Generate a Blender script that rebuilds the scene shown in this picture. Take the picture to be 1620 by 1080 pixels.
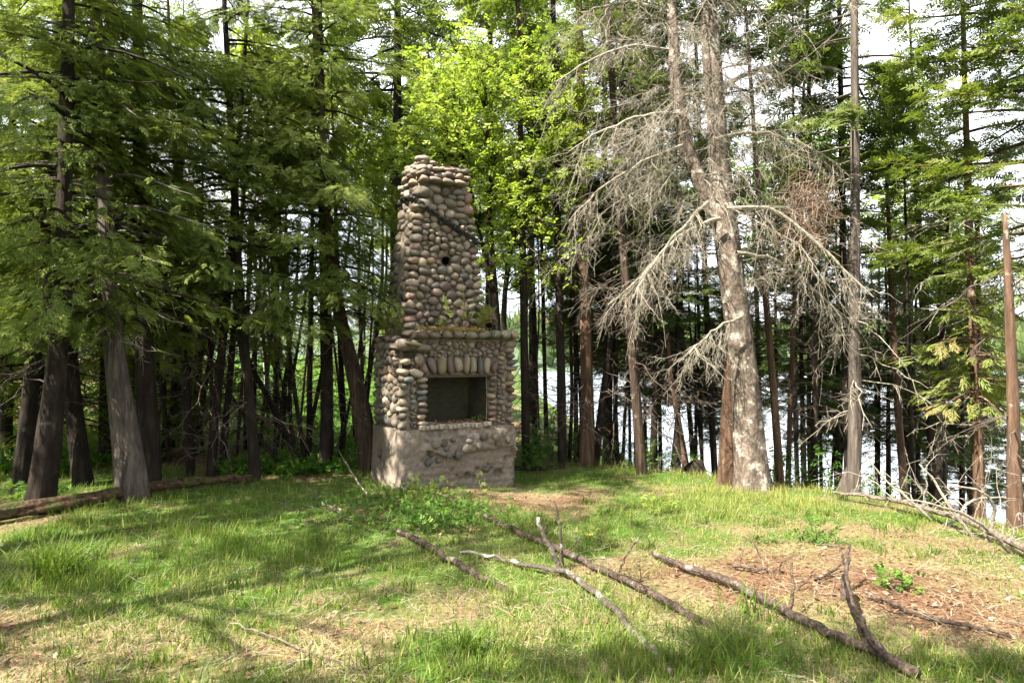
import bpy, math, random
import numpy as np
from mathutils import Vector, Matrix

rng = np.random.default_rng(7)
random.seed(7)
for o in list(bpy.data.objects):
    bpy.data.objects.remove(o)
SC = bpy.context.scene
COL = SC.collection

# ------------------------------------------------------------------ camera, sky, sun, exposure
F = 1080.0                                   # focal length in pixels of the 1620 px photograph (24 mm on full frame)
EYE = 1.83
PITCH = math.atan(22.0 / F)
cam_d = bpy.data.cameras.new('camera')
cam_d.sensor_width = 36.0
cam_d.lens = 24.0
cam_d.clip_start = 0.1
cam_d.clip_end = 3000.0
cam = bpy.data.objects.new('camera', cam_d)
COL.objects.link(cam)
cam.location = (0, 0, EYE)
cam.rotation_euler = (math.pi / 2 + PITCH, 0, 0)
SC.camera = cam

SUN_EL = math.radians(49)
SUN_H = np.array([-0.80, -0.60])             # horizontal direction towards the sun
SUN = np.array([SUN_H[0] * math.cos(SUN_EL), SUN_H[1] * math.cos(SUN_EL), math.sin(SUN_EL)])
SUN_ROT = math.atan2(SUN_H[0], SUN_H[1])

world = bpy.data.worlds.new('World')
SC.world = world
world.use_nodes = True
wn = world.node_tree
wn.nodes.clear()
w_out = wn.nodes.new('ShaderNodeOutputWorld')
w_bg = wn.nodes.new('ShaderNodeBackground')
w_sky = wn.nodes.new('ShaderNodeTexSky')
w_sky.sky_type = 'NISHITA'
w_sky.sun_disc = False
w_sky.sun_elevation = SUN_EL
w_sky.sun_rotation = SUN_ROT
w_sky.air_density = 1.0
w_sky.dust_density = 2.0
w_tc = wn.nodes.new('ShaderNodeTexCoord')
w_no = wn.nodes.new('ShaderNodeTexNoise')
w_no.inputs['Scale'].default_value = 2.2
w_no.inputs['Detail'].default_value = 6
w_rp = wn.nodes.new('ShaderNodeValToRGB')
w_rp.color_ramp.elements[0].position = 0.25
w_rp.color_ramp.elements[1].position = 0.55
w_mx = wn.nodes.new('ShaderNodeMixRGB')
w_mx.inputs['Color2'].default_value = (6.6, 6.7, 7.0, 1)     # bright thin cloud
wn.links.new(w_tc.outputs['Generated'], w_no.inputs['Vector'])
wn.links.new(w_no.outputs['Fac'], w_rp.inputs['Fac'])
wn.links.new(w_rp.outputs['Color'], w_mx.inputs['Fac'])
wn.links.new(w_sky.outputs['Color'], w_mx.inputs['Color1'])
wn.links.new(w_mx.outputs['Color'], w_bg.inputs['Color'])
w_bg.inputs['Strength'].default_value = 0.075
wn.links.new(w_bg.outputs['Background'], w_out.inputs['Surface'])

sun_d = bpy.data.lights.new('sun', 'SUN')
sun_d.energy = 5.0
sun_d.angle = math.radians(0.5)
sun_d.color = (1.0, 0.93, 0.80)
sun = bpy.data.objects.new('sun', sun_d)
COL.objects.link(sun)
sun.rotation_euler = Vector(SUN).to_track_quat('Z', 'Y').to_euler()
sun.location = (-30, -20, 40)

SC.view_settings.view_transform = 'Standard'
SC.view_settings.look = 'None'
SC.view_settings.exposure = 2.35
SC.view_settings.gamma = 1.0
SC.view_settings.use_curve_mapping = False
SC.cycles.max_bounces = 7
SC.cycles.diffuse_bounces = 4
SC.cycles.glossy_bounces = 2
SC.cycles.transmission_bounces = 4
SC.cycles.sample_clamp_indirect = 6.0

# ------------------------------------------------------------------ helpers
def at(px, py, depth):
    """the point at distance DEPTH (metres along +Y) that stands behind a pixel of the 1620 x 1080 photograph"""
    cx, cy = (px - 810) / F, (540 - py) / F
    c, s = math.cos(PITCH), math.sin(PITCH)
    d = np.array([cx, c - cy * s, s + cy * c])
    return np.array([0, 0, EYE]) + d * (depth / d[1])


def smooth(a, b, x):
    t = np.clip((x - a) / (b - a), 0, 1)
    return t * t * (3 - 2 * t)


def hash2(ix, iy, seed):
    h = (ix * 374761393 + iy * 668265263 + seed * 1442695041) & 0xFFFFFFFF
    h = ((h ^ (h >> 13)) * 1274126177) & 0xFFFFFFFF
    return ((h ^ (h >> 16)) & 0xFFFF) / 65535.0


def noise2(x, y, seed=0):
    x = np.asarray(x, float); y = np.asarray(y, float)
    ix, iy = np.floor(x).astype(np.int64), np.floor(y).astype(np.int64)
    fx, fy = x - ix, y - iy
    fx, fy = fx * fx * (3 - 2 * fx), fy * fy * (3 - 2 * fy)
    a, b = hash2(ix, iy, seed), hash2(ix + 1, iy, seed)
    c, d = hash2(ix, iy + 1, seed), hash2(ix + 1, iy + 1, seed)
    return (a * (1 - fx) + b * fx) * (1 - fy) + (c * (1 - fx) + d * fx) * fy


def fbm(x, y, seed=0, oct=3):
    v, a = 0, 0.5
    for i in range(oct):
        v = v + a * noise2(np.asarray(x) * 2 ** i, np.asarray(y) * 2 ** i, seed + i * 17)
        a *= 0.5
    return v / (1 - 0.5 ** oct)


EDGE = np.array([(7.0, -20), (5.8, 0), (5.3, 4), (5.15, 6), (5.0, 7.5), (4.4, 9.0), (3.3, 10.2), (1.7, 10.9), (0.3, 11.6),
                 (-0.5, 13), (-0.7, 17), (-1.0, 30), (-3, 80), (-10, 400)], float)


def H(x, y):
    """height of the ground"""
    x = np.asarray(x, float); y = np.asarray(y, float)
    d = np.full(np.broadcast(x, y).shape, 1e9)
    for (ax, ay), (bx, by) in zip(EDGE[:-1], EDGE[1:]):
        L2 = (bx - ax) ** 2 + (by - ay) ** 2
        t = np.clip(((x - ax) * (bx - ax) + (y - ay) * (by - ay)) / L2, 0, 1)
        d = np.minimum(d, np.hypot(x - ax - t * (bx - ax), y - ay - t * (by - ay)))
    ex = np.interp(y, EDGE[:, 1], EDGE[:, 0])
    s = np.where(x > ex, d, 0.0)
    rate = 6.0 + 4.0 * smooth(3.0, 0.0, x)
    z = -4.6 * (1 - np.exp(-(s / rate) ** 1.6))
    z = z + 1.5 * smooth(15, 48, y) * smooth(0.0, -4.0, x)
    z = z + 0.2 * smooth(5.5, 1.0, y)
    z = z - 0.14 * np.exp(-((x - 0.2) ** 2 + (y - 10.2) ** 2) / 1.2)
    z = z + 0.10 * (fbm(x * 0.5 + 9, y * 0.5, 3) - 0.5) + 0.03 * (noise2(x * 2.3, y * 2.3, 5) - 0.5)
    return z


def on_ground(px, py):
    """where the ray through a photograph pixel meets the ground"""
    d = at(px, py, 1.0) - np.array([0, 0, EYE])
    lo = 2.0
    for t in np.arange(2.0, 60.0, 0.05):
        p = np.array([0, 0, EYE]) + d * t
        if p[2] < H(p[0], p[1]):
            break
    return p


# places to be sunlit, by gaps cut in the crowns towards the sun: (x, y, rx, ry) on the ground
LIT = [(2.5, 8.75, 1.0, 0.5, 1), (3.5, 8.4, 1.0, 0.75, 1), (4.4, 7.4, 0.8, 1.0, 1), (4.7, 6.2, 0.5, 0.8, 1),
       (-1.9, 4.5, 1.2, 0.42, 1), (-0.9, 4.9, 0.7, 0.3, 1), (-2.9, 4.1, 0.6, 0.4, 1), (0.5, 5.7, 0.6, 0.35, 1), (0.4, 4.6, 0.5, 0.3, 1), (1.5, 6.6, 0.5, 0.3, 1),
       (3.9, 10.2, 0.55, 0.45, 3), (4.7, 10.8, 0.5, 0.5, 3),
       (-0.6, 9.9, 0.42, 0.5, 2.5), (4.2, 15.8, 3.0, 2.6, 8.5), (7.2, 12.4, 2.6, 2.4, 8), (10.0, 11.1, 2.8, 2.4, 8),
       (-3.2, 18.5, 2.0, 4.0, 2), (-5.0, 26, 4, 6, 2), (1.7, 14.3, 2.4, 2.2, 8.5), (-1.2, 12.2, 1.2, 1.0, 8), (-3.2, 11.0, 0.9, 0.9, 8)]


# stretches where the canopy is kept closed to hold the shade
CLOSED = [(1.4, 11.4, 1.5, 1.2), (0.5, 10.7, .9, .7), (2.3, 5.2, 1.5, .9), (-5.5, 12.5, 2.5, 2.0)]


def closed(g):
    m = np.zeros(len(g), bool)
    for x, y, rx, ry in CLOSED:
        m |= ((g[:, 0] - x) / rx) ** 2 + ((g[:, 1] - y) / ry) ** 2 < 1
    return m


def in_lit(P):
    """points of the canopy to cut away so that the sun reaches these places"""
    g = P[:, :2] - np.outer(P[:, 2] / math.tan(SUN_EL), SUN_H)
    m = np.zeros(len(P), bool)
    for x, y, rx, ry, zmin in LIT:
        m |= (((g[:, 0] - x) / (rx + .32)) ** 2 + ((g[:, 1] - y) / (ry + .32)) ** 2 < 1) & (P[:, 2] > zmin)
    m |= (fbm(g[:, 0] * .55 + 3, g[:, 1] * .55, 23) > np.where(P[:, 2] > 7.5, .55, .66)) & ~closed(g)            # smaller chance gaps
    return m


class Acc:
    """collects triangles for one mesh"""
    def __init__(self):
        self.v, self.t, self.a, self.n = [], [], [], 0

    def add(self, v, t, tone=0.5):
        v = np.asarray(v, float).reshape(-1, 3)
        t = np.asarray(t, np.int64).reshape(-1, 3)
        a = np.broadcast_to(np.asarray(tone, float), (len(v),)) if np.ndim(tone) < 2 else tone
        self.v.append(v); self.t.append(t + self.n); self.a.append(a)
        self.n += len(v)

    def mesh(self, name, mat, origin=(0, 0, 0), smooth_shade=False):
        me = bpy.data.meshes.new(name)
        if not self.v:
            return me
        v = np.concatenate(self.v) - np.asarray(origin, float)
        t = np.concatenate(self.t)
        me.vertices.add(len(v)); me.vertices.foreach_set('co', v.astype(np.float32).ravel())
        me.loops.add(len(t) * 3); me.loops.foreach_set('vertex_index', t.astype(np.int32).ravel())
        me.polygons.add(len(t)); me.polygons.foreach_set('loop_start', (np.arange(len(t)) * 3).astype(np.int32))
        me.polygons.foreach_set('use_smooth', np.full(len(t), smooth_shade))
        at_ = me.attributes.new('tone', 'FLOAT', 'POINT')
        at_.data.foreach_set('value', np.concatenate(self.a).astype(np.float32))
        me.update(calc_edges=True)
        me.materials.append(mat)
        return me

    def build(self, name, mat, parent=None, origin=(0, 0, 0), smooth_shade=False):
        o = bpy.data.objects.new(name, self.mesh(name, mat, origin, smooth_shade))
        if parent is not None and name in ('crown', 'branches', 'dead_branches', 'foliage', 'twigs', 'stems', 'needle_broom', 'petals', 'blades', 'stem_mass'):
            o['kind'] = 'stuff'
        COL.objects.link(o)
        if parent is not None:
            o.parent = parent
        else:
            o.location = origin
        return o


def tag(o, label=None, cat=None, group=None, kind=None):
    if label: o['label'] = label
    if cat: o['category'] = cat
    if group: o['group'] = group
    if kind: o['kind'] = kind
    return o


def thing(name, label, cat, loc, rz=0.0, group=None):
    o = bpy.data.objects.new(name, None)
    COL.objects.link(o)
    o.empty_display_size = 0.2
    o.location = loc
    o.rotation_euler = (0, 0, rz)
    return tag(o, label, cat, group)


def norm(a):
    return a / np.maximum(np.linalg.norm(a, axis=-1, keepdims=True), 1e-9)


def tubes(acc, P, R, sides=4, tone=0.5, lobes=None):
    """N tubes at once: P (N,K,3) centre lines, R (N,K) radii"""
    P = np.asarray(P, float); R = np.asarray(R, float)
    if P.ndim == 2:
        P, R = P[None], R[None]
    N, K, _ = P.shape
    if N == 0:
        return
    T = norm(np.gradient(P, axis=1))
    m = norm(T.mean(1))
    ref = np.where(np.abs(m[:, 2:3]) < 0.75, np.array([[0, 0, 1.0]]), np.array([[1.0, 0, 0]]))
    A = norm(np.cross(T, ref[:, None, :]))
    B = np.cross(T, A)
    th = np.arange(sides) * 2 * np.pi / sides
    rr = R[:, :, None] * np.ones(sides)
    if lobes is not None:
        rr = rr * lobes
    V = P[:, :, None, :] + rr[..., None] * (np.cos(th)[:, None] * A[:, :, None, :] + np.sin(th)[:, None] * B[:, :, None, :])
    k, s = np.meshgrid(np.arange(K - 1), np.arange(sides), indexing='ij')
    s2 = (s + 1) % sides
    a, b, c, d = k * sides + s, k * sides + s2, (k + 1) * sides + s2, (k + 1) * sides + s
    t = np.concatenate([np.stack([a, b, c], -1).reshape(-1, 3), np.stack([a, c, d], -1).reshape(-1, 3)])
    end = np.stack([np.full(sides - 2, (K - 1) * sides), (K - 1) * sides + np.arange(1, sides - 1), (K - 1) * sides + np.arange(2, sides)], -1)
    t = np.concatenate([t, end])
    tt = (t[None] + (np.arange(N) * K * sides)[:, None, None]).reshape(-1, 3)
    tone = np.asarray(tone, float)
    if tone.ndim == 1 and len(tone) == N:
        tone = np.repeat(tone, K * sides)
    acc.add(V.reshape(-1, 3), tt, tone)


def sprays(acc, tmpl, pos, d, up, size, tone, roll=0.5):
    """copies of a leaf template: x along d, flat side towards up"""
    tv, tt = tmpl
    d = norm(d)
    y = norm(np.cross(up, d))
    z = np.cross(d, y)
    a = (rng.random(len(pos)) - 0.5) * 2 * roll
    ca, sa = np.cos(a)[:, None], np.sin(a)[:, None]
    y, z = y * ca + z * sa, z * ca - y * sa
    M = np.stack([d, y, z], -1) * size[:, None, None]
    V = np.einsum('nij,kj->nki', M, tv) + pos[:, None, :]
    N, k = len(pos), len(tv)
    T = (tt[None] + (np.arange(N) * k)[:, None, None]).reshape(-1, 3)
    acc.add(V.reshape(-1, 3), T, np.repeat(tone, k))


def blade_template(blades, lean=False):
    """blades: (x, y, z, angle, length, width, droop) kites of two triangles"""
    v, t = [], []
    for x, y, z, a, L, w, dr in blades:
        n = len(v)
        dx, dy = math.cos(a), math.sin(a)
        if lean and n:                                   # one slim triangle, widest a third of the way out
            v += [(x + dx * L * .02 - dy * w * .2, y + dy * L * .02 + dx * w * .2, z), (x + dx * L * .45 + dy * w * 1.5, y + dy * L * .45 - dx * w * 1.5, z - dr * .3), (x + dx * L, y + dy * L, z - dr)]
            t += [(n, n + 1, n + 2)]
            continue
        v += [(x, y, z), (x + dx * L * .45 - dy * w, y + dy * L * .45 + dx * w, z - dr * .3), (x + dx * L, y + dy * L, z - dr), (x + dx * L * .45 + dy * w, y + dy * L * .45 - dx * w, z - dr * .3)]
        t += [(n, n + 1, n + 2), (n, n + 2, n + 3)]
    return np.array(v), np.array(t)


def cedar_template(seed, nb=9):
    r = random.Random(seed)
    bl = [(0, 0, 0, r.uniform(-.1, .1), 1.0, .020, .10)]
    for i in range(nb):
        t = .05 + .88 * (i + r.uniform(-.3, .3)) / nb
        sd = 1 if i % 2 else -1
        L = (.60 - .40 * t) * r.uniform(.55, 1.25)
        a = sd * r.uniform(.35, .65)
        dr = r.uniform(-.03, .14)
        bl.append((t, 0, -.08 * t * t, a, L, r.uniform(.034, .052), dr))
        if i % 3 == 0:
            bl.append((t + .4 * L * math.cos(a), .4 * L * math.sin(a), -.08 * t * t - .3 * dr, a * .2 - sd * .2, L * .55, .036, .05))
    bl.append((.82, 0, -.06, r.uniform(-.2, .2), .3, .034, .05))
    return blade_template(bl, True)


def fir_template(seed, nb=14):
    r = random.Random(seed)
    bl = [(0, 0, 0, 0, 1.0, .035, .06)]
    for i in range(nb):
        t = .1 + .85 * i / nb
        sd = 1 if i % 2 else -1
        bl.append((t, 0, -.04 * t, sd * r.uniform(.7, 1.1), (.46 - .24 * t) * r.uniform(.7, 1.2), r.uniform(.034, .052), r.uniform(-.08, .12)))
    return blade_template(bl)


def leaf_template(seed, n=6):
    r = random.Random(seed)
    bl = []
    for i in range(n):
        x = .1 + .8 * i / n
        sd = 1 if i % 2 else -1
        bl.append((x, sd * .06, r.uniform(-.1, .1), sd * r.uniform(.4, 1.3), r.uniform(.36, .5), r.uniform(.12, .17), r.uniform(.0, .25)))
    return blade_template(bl)


CEDAR = [cedar_template(i) for i in range(4)]
CEDAR_LOW = [cedar_template(i, 6) for i in range(20, 23)]
FIR = [fir_template(i) for i in range(40, 43)]
LEAF = [leaf_template(i) for i in range(60, 63)]


# ------------------------------------------------------------------ materials
def new_mat(name):
    m = bpy.data.materials.new(name)
    m.use_nodes = True
    nt = m.node_tree
    nt.nodes.clear()
    out = nt.nodes.new('ShaderNodeOutputMaterial')
    return m, nt, out


def ramp(nt, stops):
    r = nt.nodes.new('ShaderNodeValToRGB')
    e = r.color_ramp.elements
    while len(e) < len(stops):
        e.new(0.5)
    for el, (p, c) in zip(e, stops):
        el.position = p
        el.color = (*c, 1)
    return r


def leaf_mat(name, stops, transl=0.35, rough=0.55, spec=0.25, tint=(1.25, 1.3, 0.55)):
    m, nt, out = new_mat(name)
    a = nt.nodes.new('ShaderNodeAttribute'); a.attribute_name = 'tone'
    r = ramp(nt, stops)
    nt.links.new(a.outputs['Fac'], r.inputs['Fac'])
    p = nt.nodes.new('ShaderNodeBsdfPrincipled')
    p.inputs['Roughness'].default_value = rough
    p.inputs['Specular IOR Level'].default_value = spec
    nt.links.new(r.outputs['Color'], p.inputs['Base Color'])
    tr = nt.nodes.new('ShaderNodeBsdfTranslucent')
    mu = nt.nodes.new('ShaderNodeMixRGB'); mu.blend_type = 'MULTIPLY'; mu.inputs['Fac'].default_value = 1
    mu.inputs['Color2'].default_value = (*tint, 1)
    nt.links.new(r.outputs['Color'], mu.inputs['Color1'])
    nt.links.new(mu.outputs['Color'], tr.inputs['Color'])
    mx = nt.nodes.new('ShaderNodeMixShader'); mx.inputs['Fac'].default_value = transl
    nt.links.new(p.outputs[0], mx.inputs[1]); nt.links.new(tr.outputs[0], mx.inputs[2])
    nt.links.new(mx.outputs[0], out.inputs['Surface'])
    return m


def bark_mat(name, dark, light, lichen=None, lichen_at=0.62, zs=0.25, scale=14, bump=0.6):
    m, nt, out = new_mat(name)
    tc = nt.nodes.new('ShaderNodeTexCoord')
    mp = nt.nodes.new('ShaderNodeMapping'); mp.inputs['Scale'].default_value = (1, 1, zs)
    nt.links.new(tc.outputs['Object'], mp.inputs['Vector'])
    n1 = nt.nodes.new('ShaderNodeTexNoise'); n1.inputs['Scale'].default_value = scale; n1.inputs['Detail'].default_value = 8; n1.inputs['Roughness'].default_value = .65
    nt.links.new(mp.outputs[0], n1.inputs['Vector'])
    r = ramp(nt, [(.36, dark), (.52, tuple(.45 * d + .4 * l for d, l in zip(dark, light))), (.70, light)])
    nt.links.new(n1.outputs['Fac'], r.inputs['Fac'])
    col = r.outputs['Color']
    if lichen:
        n2 = nt.nodes.new('ShaderNodeTexNoise'); n2.inputs['Scale'].default_value = 5.5; n2.inputs['Detail'].default_value = 6; n2.inputs['Roughness'].default_value = .7
        nt.links.new(tc.outputs['Object'], n2.inputs['Vector'])
        r2 = ramp(nt, [(lichen_at - .06, (0, 0, 0)), (lichen_at + .06, (1, 1, 1))])
        nt.links.new(n2.outputs['Fac'], r2.inputs['Fac'])
        mx = nt.nodes.new('ShaderNodeMixRGB'); mx.inputs['Color2'].default_value = (*lichen, 1)
        nt.links.new(r2.outputs['Color'], mx.inputs['Fac']); nt.links.new(col, mx.inputs['Color1'])
        col = mx.outputs['Color']
    p = nt.nodes.new('ShaderNodeBsdfPrincipled'); p.inputs['Roughness'].default_value = .9; p.inputs['Specular IOR Level'].default_value = .15
    nt.links.new(col, p.inputs['Base Color'])
    b = nt.nodes.new('ShaderNodeBump'); b.inputs['Strength'].default_value = bump; b.inputs['Distance'].default_value = .05
    nt.links.new(n1.outputs['Fac'], b.inputs['Height']); nt.links.new(b.outputs[0], p.inputs['Normal'])
    nt.links.new(p.outputs[0], out.inputs['Surface'])
    return m


M_CEDAR = leaf_mat('cedar_foliage', [(0, (.065, .100, .022)), (.45, (.135, .180, .040)), (.85, (.22, .26, .070)), (1, (.30, .23, .10))], transl=.5, spec=.12, tint=(1.25, 1.25, .6))
M_FIR = leaf_mat('fir_foliage', [(0, (.040, .070, .024)), (.5, (.085, .130, .040)), (.9, (.14, .18, .052)), (1, (.20, .15, .07))], transl=.4)
M_OLIVE = leaf_mat('sun_tinted_fir_foliage', [(0, (.065, .100, .026)), (.5, (.125, .165, .040)), (.85, (.19, .21, .06)), (1, (.25, .19, .09))], transl=.45)  # lighter, yellower fir green: a sunlit look put into the colour
M_MAPLE = leaf_mat('spring_leaves', [(0, (.15, .21, .03)), (.5, (.24, .32, .05)), (1, (.34, .39, .10))], transl=.55, tint=(1.15, 1.2, .65))
M_SHRUB = leaf_mat('shrub_leaves', [(0, (.04, .10, .015)), (.6, (.085, .18, .022)), (1, (.15, .24, .04))], transl=.4)
M_GRASS = leaf_mat('grass_blades', [(0, (.055, .102, .014)), (.45, (.110, .170, .026)), (.75, (.19, .225, .048)), (1, (.27, .26, .08))], transl=.4, tint=(1.2, 1.25, .5))
M_STRAW = leaf_mat('dry_grass', [(0, (.15, .11, .055)), (.5, (.29, .225, .12)), (1, (.46, .39, .24))], transl=.25, tint=(1, .95, .8))
M_LITTER = leaf_mat('leaf_litter', [(0, (.07, .035, .02)), (.5, (.17, .088, .05)), (.85, (.26, .16, .095)), (1, (.38, .30, .21))], transl=.12, tint=(1, .9, .7))
M_BROWN = leaf_mat('dead_needles', [(0, (.10, .065, .045)), (.6, (.20, .135, .095)), (1, (.30, .22, .16))], transl=.15, tint=(1, .9, .75))
M_BARK_DARK = bark_mat('dark_bark', (.010, .0075, .006), (.040, .030, .023), (.09, .09, .07), .68)  # near black, so the colour also stands in for canopy shade on trunks
M_BARK_GREY = bark_mat('grey_cedar_bark', (.045, .036, .030), (.155, .13, .112), (.19, .19, .16), .70, zs=.08, scale=22, bump=.9)
M_BARK_RED = bark_mat('red_brown_bark', (.045, .027, .018), (.15, .092, .060), (.30, .27, .22), .66, zs=.12, scale=18)
M_BARK_BROWN = bark_mat('twisted_brown_bark', (.024, .016, .012), (.10, .07, .05), (.17, .14, .11), .64, zs=.10, scale=20, bump=.9)
M_BARK_SPRUCE = bark_mat('spruce_bark', (.062, .048, .038), (.215, .17, .138), (.38, .345, .295), .59, zs=.6, scale=16, bump=.8)
M_BARK_BIRCH = bark_mat('birch_bark', (.35, .33, .31), (.72, .70, .67), (.05, .045, .04), .68, zs=3.0, scale=5, bump=.2)
M_TWIG = bark_mat('pale_dead_twigs', (.135, .117, .093), (.375, .34, .275), None, scale=22, zs=1, bump=.4)
M_TWIG_DARK = bark_mat('dark_dead_twigs', (.045, .034, .027), (.14, .11, .09), None, scale=9, zs=1, bump=.2)
M_LICHEN = bark_mat('lichened_branch', (.055, .042, .035), (.15, .12, .10), (.30, .31, .27), .58, zs=1, scale=30, bump=.8)
M_STICK = bark_mat('fallen_branch_bark', (.035, .025, .020), (.17, .125, .10), (.34, .32, .27), .64, zs=1, scale=34, bump=.9)
M_ROT = bark_mat('rotten_log', (.022, .013, .008), (.17, .105, .065), (.06, .075, .022), .55, zs=1, scale=17, bump=1)
M_WEATHERED = bark_mat('weathered_wood', (.07, .055, .042), (.27, .225, .18), None, zs=1, scale=26, bump=.8)

# ------------------------------------------------------------------ ground, lake, far shore
def ground_material():
    m, nt, out = new_mat('forest_floor')
    tc = nt.nodes.new('ShaderNodeTexCoord')
    n1 = nt.nodes.new('ShaderNodeTexNoise'); n1.inputs['Scale'].default_value = 28; n1.inputs['Detail'].default_value = 10; n1.inputs['Roughness'].default_value = .72
    n2 = nt.nodes.new('ShaderNodeTexNoise'); n2.inputs['Scale'].default_value = 1.6; n2.inputs['Detail'].default_value = 5
    n3 = nt.nodes.new('ShaderNodeTexNoise'); n3.inputs['Scale'].default_value = 70; n3.inputs['Detail'].default_value = 4
    for n in (n1, n2, n3):
        nt.links.new(tc.outputs['Object'], n.inputs['Vector'])
    soil = ramp(nt, [(.30, (.038, .021, .012)), (.48, (.11, .060, .036)), (.60, (.19, .112, .067)), (.78, (.31, .21, .135))])
    nt.links.new(n1.outputs['Fac'], soil.inputs['Fac'])
    green = ramp(nt, [(.3, (.022, .05, .008)), (.6, (.07, .14, .018)), (.8, (.13, .17, .035))])
    nt.links.new(n3.outputs['Fac'], green.inputs['Fac'])
    at_ = nt.nodes.new('ShaderNodeAttribute'); at_.attribute_name = 'tone'
    ad = nt.nodes.new('ShaderNodeMath'); ad.operation = 'ADD'
    nt.links.new(at_.outputs['Fac'], ad.inputs[0]); nt.links.new(n2.outputs['Fac'], ad.inputs[1])
    straw = ramp(nt, [(.30, (.066, .047, .024)), (.5, (.165, .13, .066)), (.75, (.33, .27, .15))])
    nt.links.new(n1.outputs['Fac'], straw.inputs['Fac'])
    f0 = ramp(nt, [(.60, (0, 0, 0)), (.78, (1, 1, 1))])
    nt.links.new(ad.outputs[0], f0.inputs['Fac'])
    m0 = nt.nodes.new('ShaderNodeMixRGB')
    nt.links.new(f0.outputs['Color'], m0.inputs['Fac']); nt.links.new(soil.outputs['Color'], m0.inputs['Color1']); nt.links.new(straw.outputs['Color'], m0.inputs['Color2'])
    fac = ramp(nt, [(.80, (0, 0, 0)), (1.02, (1, 1, 1))])
    nt.links.new(ad.outputs[0], fac.inputs['Fac'])
    mx = nt.nodes.new('ShaderNodeMixRGB')
    nt.links.new(fac.outputs['Color'], mx.inputs['Fac']); nt.links.new(m0.outputs['Color'], mx.inputs['Color1']); nt.links.new(green.outputs['Color'], mx.inputs['Color2'])
    p = nt.nodes.new('ShaderNodeBsdfPrincipled'); p.inputs['Roughness'].default_value = .95; p.inputs['Specular IOR Level'].default_value = .1
    nt.links.new(mx.outputs['Color'], p.inputs['Base Color'])
    b = nt.nodes.new('ShaderNodeBump'); b.inputs['Strength'].default_value = .8; b.inputs['Distance'].default_value = .04
    nt.links.new(n1.outputs['Fac'], b.inputs['Height']); nt.links.new(b.outputs[0], p.inputs['Normal'])
    nt.links.new(p.outputs[0], out.inputs['Surface'])
    return m


def greenness(x, y):
    """0 bare needle litter .. 1 grassy"""
    g = 0.63 + 0.9 * (fbm(x * .55, y * .55, 11) - .5) + 0.5 * (noise2(x * 1.7, y * 1.7, 12) - .5)
    g = g + 0.25 * smooth(-1.2, -3.0, x) * smooth(9.5, 7.0, y) * smooth(4.2, 5.6, y) - .07 * smooth(5.0, 4.0, y) + .10 * smooth(-.8, -2.0, x) * smooth(4.4, 5.4, y) - .1 * np.exp(-((x - .6) ** 2 + (y - 4.4) ** 2) / .6)
    bare = np.exp(-(((x - 2.5) / 1.5) ** 2 + ((y - 5.4) / .85) ** 2)) + .8 * np.exp(-(((x - 3.4) / .9) ** 2 + ((y - 4.4) / .7) ** 2)) + .6 * np.exp(-(((x - .5) / .6) ** 2 + ((y - 8.6) / .6) ** 2))
    g = g - 0.62 * bare
    g = g - 0.45 * smooth(9.6, 10.6, y + .33 * (x + 3)) * smooth(-2.0, -4.0, x) * smooth(15, 12, y)
    return np.clip(g, 0, 1)


a_ = math.asinh(420 / 4.0)
gx = 4.0 * np.sinh(np.linspace(-a_, a_, 240)) + 0.5
gy = 4.0 * np.sinh(np.linspace(-a_, a_, 240)) + 7.0
GX, GY = np.meshgrid(gx, gy)
GZ = H(GX, GY)
nx = len(gx)
i, j = np.meshgrid(np.arange(nx - 1), np.arange(len(gy) - 1))
q = j * nx + i
acc = Acc()
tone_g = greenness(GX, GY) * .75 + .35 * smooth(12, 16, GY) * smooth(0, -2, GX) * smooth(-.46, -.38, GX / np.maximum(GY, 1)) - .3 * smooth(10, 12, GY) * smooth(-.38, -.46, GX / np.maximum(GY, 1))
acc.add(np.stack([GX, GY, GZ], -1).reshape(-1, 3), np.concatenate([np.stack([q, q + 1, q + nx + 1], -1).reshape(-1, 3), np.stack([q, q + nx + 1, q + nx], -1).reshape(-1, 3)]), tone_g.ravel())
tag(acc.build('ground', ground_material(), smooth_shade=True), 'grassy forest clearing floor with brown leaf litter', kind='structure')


def water_material():
    m, nt, out = new_mat('lake_water')
    p = nt.nodes.new('ShaderNodeBsdfPrincipled')
    p.inputs['Base Color'].default_value = (.22, .25, .29, 1)
    p.inputs['Roughness'].default_value = .26
    p.inputs['IOR'].default_value = 1.33
    tc = nt.nodes.new('ShaderNodeTexCoord')
    mp = nt.nodes.new('ShaderNodeMapping'); mp.inputs['Scale'].default_value = (.6, 2.2, 1)
    n = nt.nodes.new('ShaderNodeTexNoise'); n.inputs['Scale'].default_value = 1.6; n.inputs['Detail'].default_value = 3
    nt.links.new(tc.outputs['Object'], mp.inputs['Vector']); nt.links.new(mp.outputs[0], n.inputs['Vector'])
    b = nt.nodes.new('ShaderNodeBump'); b.inputs['Strength'].default_value = .06; b.inputs['Distance'].default_value = .02
    nt.links.new(n.outputs['Fac'], b.inputs['Height']); nt.links.new(b.outputs[0], p.inputs['Normal'])
    nt.links.new(p.outputs[0], out.inputs['Surface'])
    return m


acc = Acc()
acc.add([(-60, 10, -3.1), (400, -60, -3.1), (400, 420, -3.1), (-60, 420, -3.1)], [(0, 1, 2), (0, 2, 3)])
tag(acc.build('lake_water', water_material()), 'pale lake water seen between the trunks', kind='structure')

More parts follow.
